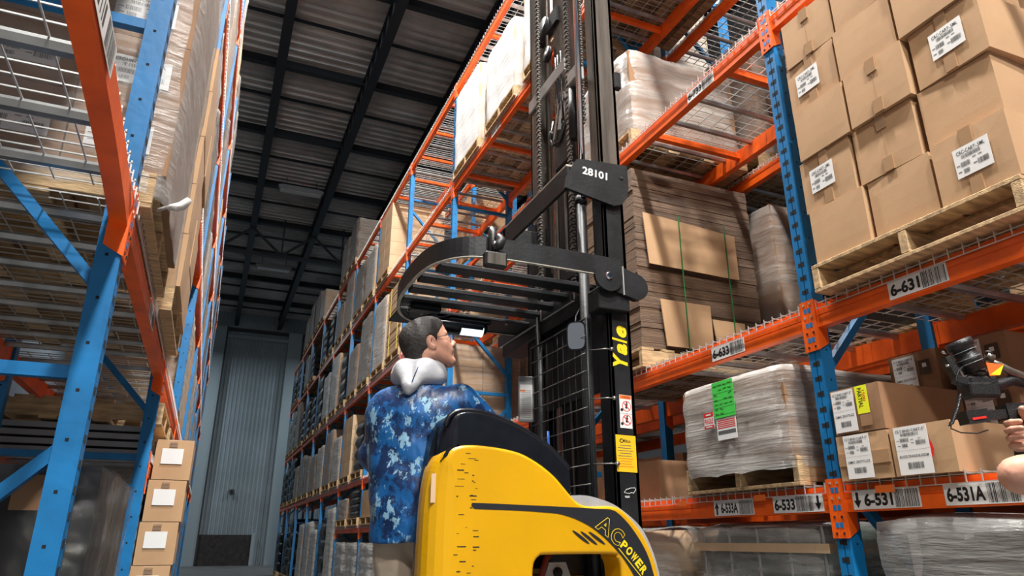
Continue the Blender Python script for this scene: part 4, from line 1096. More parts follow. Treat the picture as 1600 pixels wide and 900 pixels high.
# mast: outer channels, inner rails, ties
def channel(mb, x0, x1, y0, y1, z0, z1, m, open_=1):
    """steel channel, web on the side away from the opening"""
    t = .018
    if open_ > 0: mb.cbox(x0, x1, y0, y0+t, z0, z1, m, .003)
    else: mb.cbox(x0, x1, y1-t, y1, z0, z1, m, .003)
    mb.cbox(x0, x0+t, y0, y1, z0, z1, m, .003); mb.cbox(x1-t, x1, y0, y1, z0, z1, m, .003)
ZT = Z(1.52)
mb = tb(); channel(mb, 1.362, 1.462, 2.25, 2.34, .26, ZT, 'black_steel', 1); mb.build('outer_rail', T)
mb = tb(); channel(mb, 1.362, 1.462, 2.93, 3.02, .26, ZT, 'black_steel', -1); mb.build('outer_rail', T)
ZI = 6.2
mb = tb(); channel(mb, 1.375, 1.475, 2.275, 2.355, .25, ZI, 'mast_steel', 1); mb.build('inner_rail', T)
mb = tb(); channel(mb, 1.375, 1.475, 2.915, 2.985, .25, ZI, 'mast_steel', -1); mb.build('inner_rail', T)
mb = tb(); mb.cbox(1.395, 1.48, 2.60, 2.76, .3, Z(1.85), 'black_steel', .004); mb.cbox(1.385, 1.395, 2.625, 2.64, .4, Z(1.9), 'mast_steel', .002); mb.cbox(1.385, 1.395, 2.72, 2.735, .4, Z(1.9), 'mast_steel', .002)
mb.cbox(1.40, 1.47, 2.62, 2.74, Z(1.85), ZI, 'mast_steel', .004); mb.build('free_lift_column', T)
mb = tb(); mb.cbox(1.36, 1.372, 2.30, 3.0, ZI-.12, ZI, 'black_steel'); mb.cbox(1.36, 1.372, 2.55, 2.98, Z(2.20), Z(2.275), 'grey_paint', .003); mb.cbox(1.36, 1.372, 2.30, 3.0, Z(3.6), Z(3.7), 'black_steel', .003); mb.build('mast_tie', T)
# plate with the truck number and the cross tie running back from it
pl = [(1.178, 1.345), (1.19, 1.405), (1.222, 1.470), (1.240, 1.492), (1.478, 1.510), (1.480, 1.40), (1.470, 1.355), (1.440, 1.318), (1.405, 1.305)]
mb = tb(); mb.prism([(a, Z(b)) for a, b in pl], .016, 'black_steel', 'y', 2.228); mb.tube([(1.447, 2.2285, Z(1.442)), (1.447, 2.2265, Z(1.442))], .009, 'slot_black', 12); NP = mb.build('number_plate', T, None, True)
mb = MB(TM @ frame((0, 2.2268, 0), (1, 0, 0), (0, 0, 1)))
text(mb, '28101', 1.258, Z(1.424), .118, .036, 'paper_white', 0, .025, R(-3.5))
mb.build('printing', NP)
mb = tb(); mb.cbox(1.190, 1.205, 2.235, 2.93, Z(1.352), Z(1.452), 'black_steel', .003); mb.cbox(1.190, 1.236, 2.24, 2.93, Z(1.452), Z(1.462), 'edge_wear', .002); mb.cbox(1.19, 1.40, 2.90, 2.93, Z(1.352), Z(1.46), 'black_steel', .003); mb.build('cross_tie', T)
# lift cylinders
mb = tb(); mb.tube([(1.330, 2.375, .3), (1.330, 2.375, Z(1.38))], .0215, 'black_steel', 20); mb.tube([(1.330, 2.375, Z(1.36)), (1.330, 2.375, Z(1.40))], .026, 'black_steel', 20); mb.build('lift_cylinder', T)
mb = tb(); mb.tube([(1.330, 2.355, Z(1.39)), (1.330, 2.355, ZI)], .0145, 'chrome', 20); mb.build('piston_rod', T)
mb = tb(); mb.tube([(1.345, 2.84, .3), (1.345, 2.84, Z(1.2))], .021, 'black_steel', 16); mb.build('lift_cylinder', T)
mb = tb(); mb.tube([(1.39, 2.79, Z(1.2)), (1.39, 2.79, ZI)], .009, 'mast_steel', 12); mb.build('piston_rod', T)
mb = tb(); mb.cbox(1.32, 1.37, 2.37, 2.45, Z(2.02), Z(2.09), 'grey_paint', .004); mb.tube([(1.35, 2.44, Z(1.74)), (1.35, 2.44, Z(2.0))], .030, 'black_steel', 16); mb.build('cylinder_clamp', T)
# leaf chains: links modelled
def chain(name, x, y, z0, z1, w_=.026):
    mb = tb(); n = int((z1-z0)/.0145)
    for i in range(n):
        z = z0+i*.0145; o = .0025 if i % 2 else -.0025
        mb.box(x-.006+o, x+.006+o, y-w_/2, y+w_/2, z, z+.0085, 'chain_steel'); 
    mb.box(x-.003, x+.003, y-w_/2+.003, y+w_/2-.003, z0, z1, 'slot_black'); return mb.build(name, T)
chain('lift_chain', 1.335, 2.470, Z(1.02), Z(3.4)); chain('lift_chain', 1.335, 2.800, Z(1.02), Z(3.4)); chain('lift_chain', 1.375, 2.40, Z(1.8), Z(3.4), .018)
for y in (2.470, 2.800):
    mb = tb(); mb.tube([(1.335, y, Z(.96)), (1.335, y, Z(1.03))], .009, 'chain_steel', 8); mb.cbox(1.32, 1.39, y-.012, y+.06, Z(1.06), Z(1.10), 'black_steel', .003); mb.build('chain_anchor', T)
# hoses, sheave and carriage bits in the mast
mb = tb(); mb.tube([(1.39, 2.795-.02, Z(2.46)), (1.375, 2.795-.02, Z(2.46))], .045, 'black_steel', 20); mb.tube([(1.374, 2.775, Z(2.46)), (1.368, 2.775, Z(2.46))], .014, 'grey_paint', 12)
mb.tube([(1.39, 2.82, Z(2.66)), (1.375, 2.82, Z(2.66))], .07, 'black_steel', 20); mb.cbox(1.38, 1.42, 2.66, 2.90, Z(2.60), Z(2.70), 'black_steel'); mb.build('sheave', T)
mb = tb()
for k, (a, b) in enumerate(((2.60, 2.58), (2.635, 2.60), (2.66, 2.64))):
    mb.tube([(1.37, a, Z(2.35)), (1.365, a-.005, Z(2.2)), (1.36, b, Z(2.05)), (1.37, b+.01, Z(1.93))], .005, 'black_plastic', 8)
mb.tube([(1.37, 2.70, Z(1.99)), (1.355, 2.715, Z(1.90)), (1.355, 2.69, Z(1.84)), (1.365, 2.62, Z(1.83)), (1.37, 2.57, Z(1.90))], .006, 'black_plastic', 8); mb.build('hydraulic_hose', T)
mb = tb(); mb.bar((1.37, 2.685, Z(1.87)), (1.37, 2.60, Z(2.10)), .02, .02, 'chain_steel'); mb.bar((1.37, 2.63, Z(1.9)), (1.37, 2.575, Z(2.08)), .02, .02, 'grey_paint'); mb.cbox(1.36, 1.39, 2.56, 2.64, Z(2.04), Z(2.08), 'chain_steel', .004); mb.tube([(1.355, 2.72, Z(1.92)), (1.38, 2.72, Z(1.92))], .02, 'black_steel', 10)
mb.cbox(1.37, 1.40, 2.52, 2.70, Z(1.70), Z(1.93), 'black_steel', .006); mb.build('carriage_bracket', T)
mb = tb(); mb.cbox(1.465, 1.50, 2.26, 2.29, Z(1.93), Z(2.02), 'black_steel', .006); mb.build('mast_stop', T)

# writing and stickers on the mast's near face
yf = 2.2488
Ym = MB(TM @ frame((1.378, yf, Z(.625)), (.02, 0, 1), (-1, 0, .02)))
tx, ty, tw_, th_ = 0, -.050, .19, .052
for ch, a, w_, hh, o_ in (('Y', 0, .056, .066, 0), ('a', .050, .045, .046, 0), ('l', .098, .018, .066, 0), ('e', .120, .046, .046, 0)):
    text(Ym, ch, a, -.060, w_, hh, 'yellow_decal', 0, .045, 0, .25)
Ym.build('maker_lettering', T)
M = TM @ frame((1.389, yf-.0005, Z(.392)), (1, 0, -.03), (.02, 0, 1)); mb = MB(M); mb.box(0, .053, 0, .125, 0, .001, 'paper_white'); L = mb.build('warning_sticker', T)
q = MB(M); quad(q, .002, .110, .049, .014, 'orange_print', .0014); text(q, 'WARNING', .012, .113, .034, .007, 'ink', .0018, 0)
for z in (.062, .010):
    q.add([(.030+.020*math.cos(2*math.pi*i/24)*f_, z+.021+.020*math.sin(2*math.pi*i/24)*f_, .0016) for f_ in (1, .87) for i in range(24)], [(i, (i+1) % 24, 24+(i+1) % 24, 24+i) for i in range(24)], 'red_print')
    q.bar((.017, z+.034, .0018), (.043, z+.008, .0018), .003, .0004, 'red_print'); q.bar((.028, z+.012, .0015), (.031, z+.030, .0015), .008, .0004, 'ink'); quad(q, .028, z+.031, .006, .006, 'ink', .0016)
    q.add([(.009+.006*math.cos(2*math.pi*i/14), z+.006+.006*math.sin(2*math.pi*i/14), .0016) for i in range(14)], [tuple(range(14))], 'ink')
quad(q, 0, .054, .053, .0008, 'ink', .0014); q.build('printing', L)
M = TM @ frame((1.366, yf-.0005, Z(.233)), (1, 0, -.02), (.0, 0, 1)); mb = MB(M); mb.box(0, .086, 0, .133, 0, .001, 'yellow_sticker'); L = mb.build('inspection_sticker', T)
q = MB(M); text(q, 'Miltco', .030, .106, .034, .012, 'ink', .0014, .02); q.add([(.026+.010*math.cos(R(60+i*20))*f_, .112+.008*math.sin(R(60+i*20))*f_, .0015) for f_ in (1, .6) for i in range(13)], [(i, i+1, 14+i, 13+i) for i in range(12)], 'ink')
for i in range(9): quad(q, .008 if i % 3 else .015, .094-i*.0095, .05+.02*((i*7) % 3)/3, .0022, 'ink_soft' if i < 5 else 'orange_print', .0014)
q.build('printing', L)
M = TM @ frame((1.390, yf-.0005, Z(.150)), (1, 0, 0), (.0, 0, 1)); q = MB(M)
q.tube([(0, .010, .001), (.012, .022, .001), (.020, .022, .001), (.026, .026, .001), (.048, .027, .001), (.050, .020, .001), (.040, .008, .001), (.030, .010, .001), (.022, .006, .001), (.012, .008, .001), (0, .010, .001)], .0011, 'paper_white', 5)
quad(q, .003, -.004, .020, .002, 'paper_white', .0012); quad(q, .004, -.008, .018, .002, 'paper_white', .0012); q.build('outline_sticker', T)

# overhead guard: flat band bent round the operator's place, slats, lamp
ZG0, ZG1 = Z(.972), Z(1.052)
plan = dense([(1.40, 2.212), (1.15, 2.206), (.95, 2.206), (.84, 2.214), (.755, 2.245), (.69, 2.33), (.662, 2.45), (.655, 2.62), (.662, 2.78), (.69, 2.92), (.745, 3.03), (.83, 3.09), (1.0, 3.11), (1.40, 3.11)], 4)
def band(mb, plan, z0, z1, t, m, dz=None):
    n_ = len(plan); vs = []
    for i, (a, b) in enumerate(plan):
        p0 = Vector(plan[max(0, i-1)]); p1 = Vector(plan[min(n_-1, i+1)]); d = (p1-p0).normalized(); nn = Vector((d.y, -d.x))
        for s_ in (0, t):
            for z in (z0, z1): vs.append((a+nn.x*s_, b+nn.y*s_, z))
    fs = []
    for i in range(n_-1):
        a = i*4; b = a+4; fs += [(a, a+1, b+1, b), (a+2, b+2, b+3, a+3), (a+1, a+3, b+3, b+1), (a, b, b+2, a+2)]
    fs += [(0, 2, 3, 1), ((n_-1)*4, (n_-1)*4+1, (n_-1)*4+3, (n_-1)*4+2)]
    mb.add(vs, fs, m)
mb = tb(); band(mb, plan, ZG0, ZG1, -.014, 'black_steel'); GB = mb.build('guard_band', T, None, True)
mb = tb(); band(mb, plan, ZG0-.001, ZG0+.002, -.0145, 'edge_wear'); mb.build('guard_edge', T, None, True)
for y in (2.38, 2.52, 2.66, 2.80):
    x0 = .70 if y < 2.45 else .665
    mb = tb(); mb.cbox(x0+.01, 1.40, y, y+.072, Z(.985), Z(1.005), 'black_steel', .003); mb.build('guard_slat', T)
mb = tb(); mb.cbox(.69, 1.40, 2.93, 3.14, Z(.976), Z(.99), 'black_steel', .003)
for x in (.80, 1.0, 1.22): mb.tube([(x, 2.955, Z(.976)), (x, 2.955, Z(.970))], .007, 'grey_paint', 8)
mb.build('guard_plate', T)
mb = tb(); mb.cbox(1.335, 1.375, 2.50, 3.34, Z(.962), Z(.966), 'paper_white', .001); mb.cbox(1.33, 1.336, 2.50, 3.34, Z(.962), Z(1.02), 'black_steel', .002); mb.build('guard_angle', T)
mb = tb(); mb.cbox(1.34, 1.46, 2.34, 3.30, Z(.90), Z(.96), 'black_steel', .004); mb.cbox(1.38, 1.40, 2.36, 2.94, Z(.55), Z(.90), 'black_steel', .003); mb.build('guard_mount', T)
# pivot plate with disc and bolt
def capsule_poly(x0, z0, x1, z1, r0, r1, n=14):
    P_ = [(x0+r0*math.cos(R(90+180*i/n)), z0+r0*math.sin(R(90+180*i/n))) for i in range(n+1)]
    P_ += [(x1+r1*math.cos(R(-90+180*i/n)), z1+r1*math.sin(R(-90+180*i/n))) for i in range(n+1)]; return P_
mb = tb(); mb.prism(capsule_poly(1.395, Z(.965), 1.465, Z(.945), .058, .055), .03, 'black_steel', 'y', 2.196); mb.cbox(1.402, 1.407, 2.190, 2.197, Z(.90), Z(1.02), 'grey_paint', .001); mb.build('pivot_plate', T, None, True)
mb = tb(); c = [(1.335+.062*math.cos(R(i*12)), Z(.968)+.062*math.sin(R(i*12))) for i in range(30)]
mb.prism(c, .014, 'black_steel', 'y', 2.184); mb.build('pivot_disc', T, None, True)
mb = tb(); mb.tube([(1.335, 2.184, Z(.968)), (1.335, 2.174, Z(.968))], .011, 'chrome', 6, False); mb.tube([(1.335, 2.186, Z(.968)), (1.335, 2.181, Z(.968))], .015, 'chrome', 16); mb.build('bolt', T)
mb = tb(); mb.cbox(1.30, 1.44, 2.21, 2.30, Z(.84), Z(.93), 'black_steel', .004); mb.build('pivot_arm', T)
# work lamp under the guard plate
mb = tb(); mb.tube([(.84, 2.99, Z(.945)), (.86, 2.99, Z(.945)), (1.10, 2.99, Z(.945)), (1.13, 2.99, Z(.945))], [.030, .042, .042, .02], 'black_plastic', 16); mb.cbox(.83, 1.14, 2.94, 3.04, Z(.955), Z(.975), 'black_plastic', .008); WL = mb.build('work_lamp', T)
mb = tb(); mb.tube([(.995, 2.982, Z(.9335)), (1.105, 2.982, Z(.9335))], .031, 'lamp_glass', 16); mb.build('lamp_tube', WL)
mb = tb(); mb.cbox(.72, .86, 2.84, 2.90, Z(.955), Z(.985), 'black_plastic', .006); mb.tube([(.72, 2.90, Z(.96)), (.74, 2.95, Z(.945)), (.83, 2.96, Z(.945)), (.93, 2.93, Z(.975))], .004, 'black_plastic', 6); mb.build('wiring_box', T)
# wire mesh guard in front of the operator
mb = tb(); x = 1.285; ya, yb = 2.29, 2.80; za, zb_ = Z(.05), Z(.82)
for i in range(11):
    y = ya+(yb-ya)*i/10; mb.tube([(x, y, za), (x, y, zb_)], .002, 'black_steel', 5)
for i in range(12):
    z = za+(zb_-za)*i/11; mb.tube([(x-.004, ya, z), (x-.004, yb, z)], .0022, 'chain_steel' , 5)
mb.tube([(x, ya, za), (x, ya, zb_), (x, yb, zb_), (x, yb, za)], .006, 'black_steel', 8); mb.build('mesh_screen', T)
for z in (.69, .50, .26):
    mb = tb(); mb.tube([(x, 2.30, Z(z)), (1.34, 2.245, Z(z)), (1.365, 2.243, Z(z))], .0025, 'chain_steel', 6); mb.tube([(1.365, 2.25, Z(z)), (1.365, 2.236, Z(z))], .008, 'chain_steel', 8); mb.build('screen_clip', T)
# mirror, manual holder, coil
mb = tb(); M0 = frame((1.268, 2.345, Z(.76)), (.75, -.66, 0), (0, 0, 1)); mm = MB(TM @ M0)
P_ = [(.040*math.copysign(abs(math.cos(a))**.5, math.cos(a)), .060*math.copysign(abs(math.sin(a))**.5, math.sin(a))) for a in [2*math.pi*i/24 for i in range(24)]]
mm.prism(P_, .014, 'black_plastic', 'z', -.016); MR = mm.build('mirror', T, None, True)
mm = MB(TM @ M0); mm.prism([(a*.86, b*.9) for a, b in P_], .002, 'mirror_glass', 'z', -.001); mm.build('mirror_glass', MR, None, True)
mb = tb(); mb.tube([(1.27, 2.36, Z(.80)), (1.30, 2.40, Z(.86)), (1.33, 2.42, Z(.90))], .004, 'black_steel', 6); mb.build('mirror_arm', T)
M0 = frame((1.245, 2.805, Z(.485)), (1, -.3, 0), (0, .0, 1)); mm = MB(TM @ M0); mm.cbox(-.025, .045, 0, .205, -.012, 0, 'grey_plastic', .003); MH = mm.build('manual_holder', T)
mm = MB(TM @ M0); quad(mm, -.018, .012, .055, .155, 'paper_white', .001)
for i in range(14): quad(mm, -.013, .02+i*.009, .044, .0025, 'ink_soft' if i % 5 else 'strap_green', .0014)
quad(mm, -.018, .135, .022, .008, 'orange_print', .0016); mm.build('printing', MH)
mb = tb(); mb.tube([(1.27, 2.62, Z(.42)), (1.262, 2.60, Z(.36)), (1.27, 2.585, Z(.28)), (1.262, 2.575, Z(.2))], .006, 'tote_blue', 8); mb.build('coiled_cable', T)
# reach carriage and forks on the far side of the mast
mb = tb(); mb.cbox(1.50, 1.54, 2.33, 2.95, .55, 1.05, 'black_steel', .006); mb.build('carriage', T)
for y in (2.45, 2.80):
    mb = tb(); mb.prism([(1.54, .40), (2.13, .415), (2.13, .425), (1.585, .445), (1.585, 1.0), (1.54, 1.0)], .10, 'black_steel', 'y', y-.05); mb.build('fork', T, None, True)

# action camera clamped on the guard band
G = thing('action_camera', 'small black action camera clamped on the guard of the reach truck', 'camera', tw(.845, 2.195, Z(.98)))
MB(Matrix.Scale(1.45, 4)).tube([(0, -.006, .085), (0, -.012, .06), (.0, -.012, .0), (.0, -.006, -.012)], [.012, .014, .014, .01], 'camera_black', 10).cbox(-.015, .015, -.012, .03, .078, .092, 'camera_black').build('clamp', G)
MB(Matrix.Scale(1.45, 4)).tube([(.010, -.025, .055), (.020, -.03, .04), (.012, -.03, .022), (0, -.03, .012)], [.012, .017, .017, .012], 'camera_black', 12).tube([(.0, -.03, .03), (.0, -.03, .005)], .01, 'camera_black', 10).build('ball_joint', G)
MB(Matrix.Scale(1.45, 4)).cbox(-.036, .034, -.05, -.02, -.055, -.008, 'camera_black', .005).build('body', G)
MB(Matrix.Scale(1.45, 4)).box(-.029, .026, -.0515, -.050, -.049, -.014, 'mast_steel').build('rear_screen', G)
MB(Matrix.Scale(1.45, 4)).tube([(-.018, -.02, -.03), (-.018, -.008, -.03)], .012, 'camera_black', 14).build('lens', G)

# ------------------------------------------------------------------ people: surfaces blended from limbs
import openvdb as vdb
def sdf_mesh(name, prims, lo, hi, vox, k=.03, cut=None, mats=('skin',), smooth=2):
    """prims: ('c', a, b, ra, rb[, k]) round cone, ('e', centre, radii, rotation[, k]) ellipsoid; a leading '-' carves"""
    lo = np.array(lo, float); hi = np.array(hi, float); n = np.ceil((hi-lo)/vox).astype(int)+1
    X, Y_, Z_ = np.meshgrid(*[lo[i]+vox*np.arange(n[i]) for i in range(3)], indexing='ij'); P = np.stack([X, Y_, Z_], -1).astype(np.float32)
    D = None
    for p in prims:
        t = p[0]; neg = t[0] == '-'; t = t[-1]
        if t == 'c':
            a = np.array(p[1], np.float32); b = np.array(p[2], np.float32); ra, rb = p[3], p[4]; kk = p[5] if len(p) > 5 else k
            ab = b-a; h = np.clip(((P-a)@ab)/max(1e-9, float(ab@ab)), 0, 1); d = np.linalg.norm(P-a-h[..., None]*ab, axis=-1) - (ra+(rb-ra)*h)
        else:
            c = np.array(p[1], np.float32); r = np.array(p[2], np.float32); Rm = np.array(p[3], np.float32) if p[3] is not None else np.eye(3, dtype=np.float32); kk = p[4] if len(p) > 4 else k
            q = (P-c)@Rm; k0 = np.linalg.norm(q/r, axis=-1); k1 = np.linalg.norm(q/(r*r), axis=-1); d = k0*(k0-1)/np.maximum(k1, 1e-6)
        if D is None: D = d; continue
        if neg: h = np.clip(.5-.5*(D+d)/kk, 0, 1); D = D*(1-h)+(-d)*h + kk*h*(1-h)
        else: h = np.clip(.5+.5*(D-d)/kk, 0, 1); D = D*(1-h) + d*h - kk*h*(1-h)
    if cut is not None: D = cut(P, D)
    g = vdb.FloatGrid(float(vox*4)); g.copyFromArray(np.clip(D, -vox*4, vox*4).astype(np.float32)); g.transform = vdb.createLinearTransform(voxelSize=vox)
    pts, tri, quads = g.convertToPolygons(isovalue=0.0, adaptivity=0.0)
    me = bpy.data.meshes.new(name); me.from_pydata((pts+lo).tolist(), [], [tuple(int(i) for i in f[::-1]) for f in quads]+[tuple(int(i) for i in f[::-1]) for f in tri])
    for m in mats: me.materials.append(MATS[m])
    me.polygons.foreach_set('use_smooth', [True]*len(me.polygons)); me.update(); return me
def V(*a): return np.array(a, float)
def unit(v): v = np.array(v, float); return v/np.linalg.norm(v)
def basis(f, up=(0, 0, 1)):
    """forward, left, up axes"""
    f = unit(f); l = unit(np.cross(up, f)); return f, l, np.cross(f, l)

def hand_prims(wrist, fdir, ndir, s=1.0, curl=.5, side=1, spread=.0):
    """palm and five separate fingers. fdir: from wrist to knuckles, ndir: out of the back of the hand, side: +1 thumb on the +axis side"""
    f = unit(fdir); n_ = unit(np.array(ndir)-f*np.dot(ndir, f)); t = np.cross(n_, f)*side; w_ = V(*wrist); P_ = []
    P_.append(('c', w_, w_+f*.035*s, .024*s, .026*s, .012))
    for q in (-.027, -.009, .009, .027): P_.append(('c', w_+f*.02*s+t*q*s*.6, w_+f*.082*s+t*q*s, .015*s, .0125*s, .014))
    L_ = (.034, .043, .047, .042); offs = (-.029, -.010, .010, .029)
    for o, l in zip(offs, L_):
        a = w_+f*.085*s+t*o*s; th = 0; d = f
        for i, (ll, r0, r1) in enumerate(((l, .0095, .0088), (l*.62, .0088, .0082), (l*.5, .0082, .0072))):
            th += curl*(.9 if i == 0 else 1.05); d = f*math.cos(th) - n_*math.sin(th) + t*o*spread*8
            d = unit(d); b = a+d*ll*s; P_.append(('c', a, b, r0*s, r1*s, .003)); a = b
    a = w_+f*.022*s+t*.026*s
    for i, (ll, r0, r1, c) in enumerate(((.042, .014, .0115, .15), (.032, .0112, .0100, .55), (.026, .0100, .0085, .8))):
        d = unit(f*.75 + t*(.65-.5*c) - n_*(.25+c*curl)); b = a+d*ll*s; P_.append(('c', a, b, r0*s, r1*s, .006 if i else .012)); a = b
    return P_
def head_prims(c, f, s=1.0):
    f, l, u = basis(f); Rm = np.stack([f, l, u], 1)
    def W(a, b, d): return V(*c)+(f*a+l*b+u*d)*s
    def E_(a, b, d, r, rot=None, k=.02): return ('e', W(a, b, d), [x*s for x in r], Rm if rot is None else Rm@rot, k*s)
    P_ = [E_(-.012, 0, .030, (.100, .077, .088)), E_(.030, 0, .055, (.062, .066, .055), None, .03), E_(.035, 0, -.020, (.062, .058, .080), None, .03)]
    for b in (-1, 1):
        P_.append(('c', W(-.005, .056*b, -.050), W(.070, .020*b, -.098), .020*s, .018*s, .03*s))
        P_.append(('c', W(.060, .043*b, -.022), W(.078, .030*b, -.050), .018*s, .016*s, .025*s))      # cheek
        P_.append(('c', W(.088, .012*b, .026), W(.078, .046*b, .026), .009*s, .007*s, .014*s))         # brow
        P_.append(('-e', W(.097, .031*b, .008), [.016*s, .018*s, .011*s], Rm, .014*s))
        P_.append(('e', W(.079, .031*b, .006), [.0125*s]*3, None, .004*s))
        P_.append(('c', W(.0905, .030*b, .0115), W(.087, .041*b, .008), .0035*s, .003*s, .004*s))     # lid
        ca, sa = math.cos(.35*b), math.sin(.35*b); rot = np.array([[ca, -sa, 0], [sa, ca, 0], [0, 0, 1]])
        P_.append(('e', W(-.006, .078*b, -.004), [.020*s, .009*s, .033*s], Rm@rot, .007*s)); P_.append(('-e', W(.000, .087*b, -.001), [.010*s, .006*s, .018*s], Rm@rot, .005*s))
        P_.append(('e', W(-.002, .077*b, -.028), [.010*s, .007*s, .010*s], None, .006*s))
        P_.append(('c', W(.105, .010*b, -.030), W(.100, .015*b, -.034), .008*s, .006*s, .008*s))     # nostril wing
    P_ += [('c', W(.091, 0, .018), W(.117, 0, -.020), .0075*s, .010*s, .014*s), ('c', W(.117, 0, -.022), W(.107, 0, -.034), .0105*s, .008*s, .008*s),
        ('c', W(.093, -.018, -.058), W(.093, .018, -.058), .0075*s, .0075*s, .010*s), ('c', W(.091, -.015, -.071), W(.091, .015, -.071), .0075*s, .0075*s, .006*s),
        ('e', W(.076, 0, -.100), [.022*s, .026*s, .020*s], Rm, .02*s), ('-c', W(.108, -.021, -.0645), W(.108, .021, -.0645), .0045*s, .0045*s, .004*s)]
    return P_, W, (f, l, u)
def hair_mesh(c, f, s, lo, hi, vox, m='hair_dark'):
    f, l, u = basis(f); Rm = np.stack([f, l, u], 1); cc = V(*c)
    prims = [('e', cc+(f*-.014+u*.034)*s, [.109*s, .085*s, .096*s], Rm, .02), ('e', cc+(f*.030+u*.062)*s, [.068*s, .073*s, .060*s], Rm, .03), ('c', cc+(f*-.060-u*.02)*s, cc+(f*-.062-u*.075)*s, .050*s, .045*s, .03)]
    def cut(P, D):
        q = (P-cc.astype(np.float32))@Rm.astype(np.float32)/s; x, y, z = q[..., 0], q[..., 1], q[..., 2]
        lim = np.interp(z, [-.12, -.09, -.055, -.03, .00, .03, .05, .075, .105, .14], [-.07, -.055, -.030, .006, .022, .034, .058, .086, .092, .10])
        wav = .0011*np.sin(x*190+z*60)*np.sin(z*210-y*50)*np.cos(y*170)
        d = D*1.0 + wav*s*.8
        d = np.maximum(d, (x-lim)*s); d = np.maximum(d, (-.095-z)*s)
        ear = np.sqrt(((x+.004)/.024)**2+((z+.002)/.034)**2)-1   # leave the ears free
        d = np.where(np.abs(y) > .05, np.maximum(d, -ear*.024*s), d); return d
    return sdf_mesh('hair', prims, lo, hi, vox, cut=cut, mats=(m,))

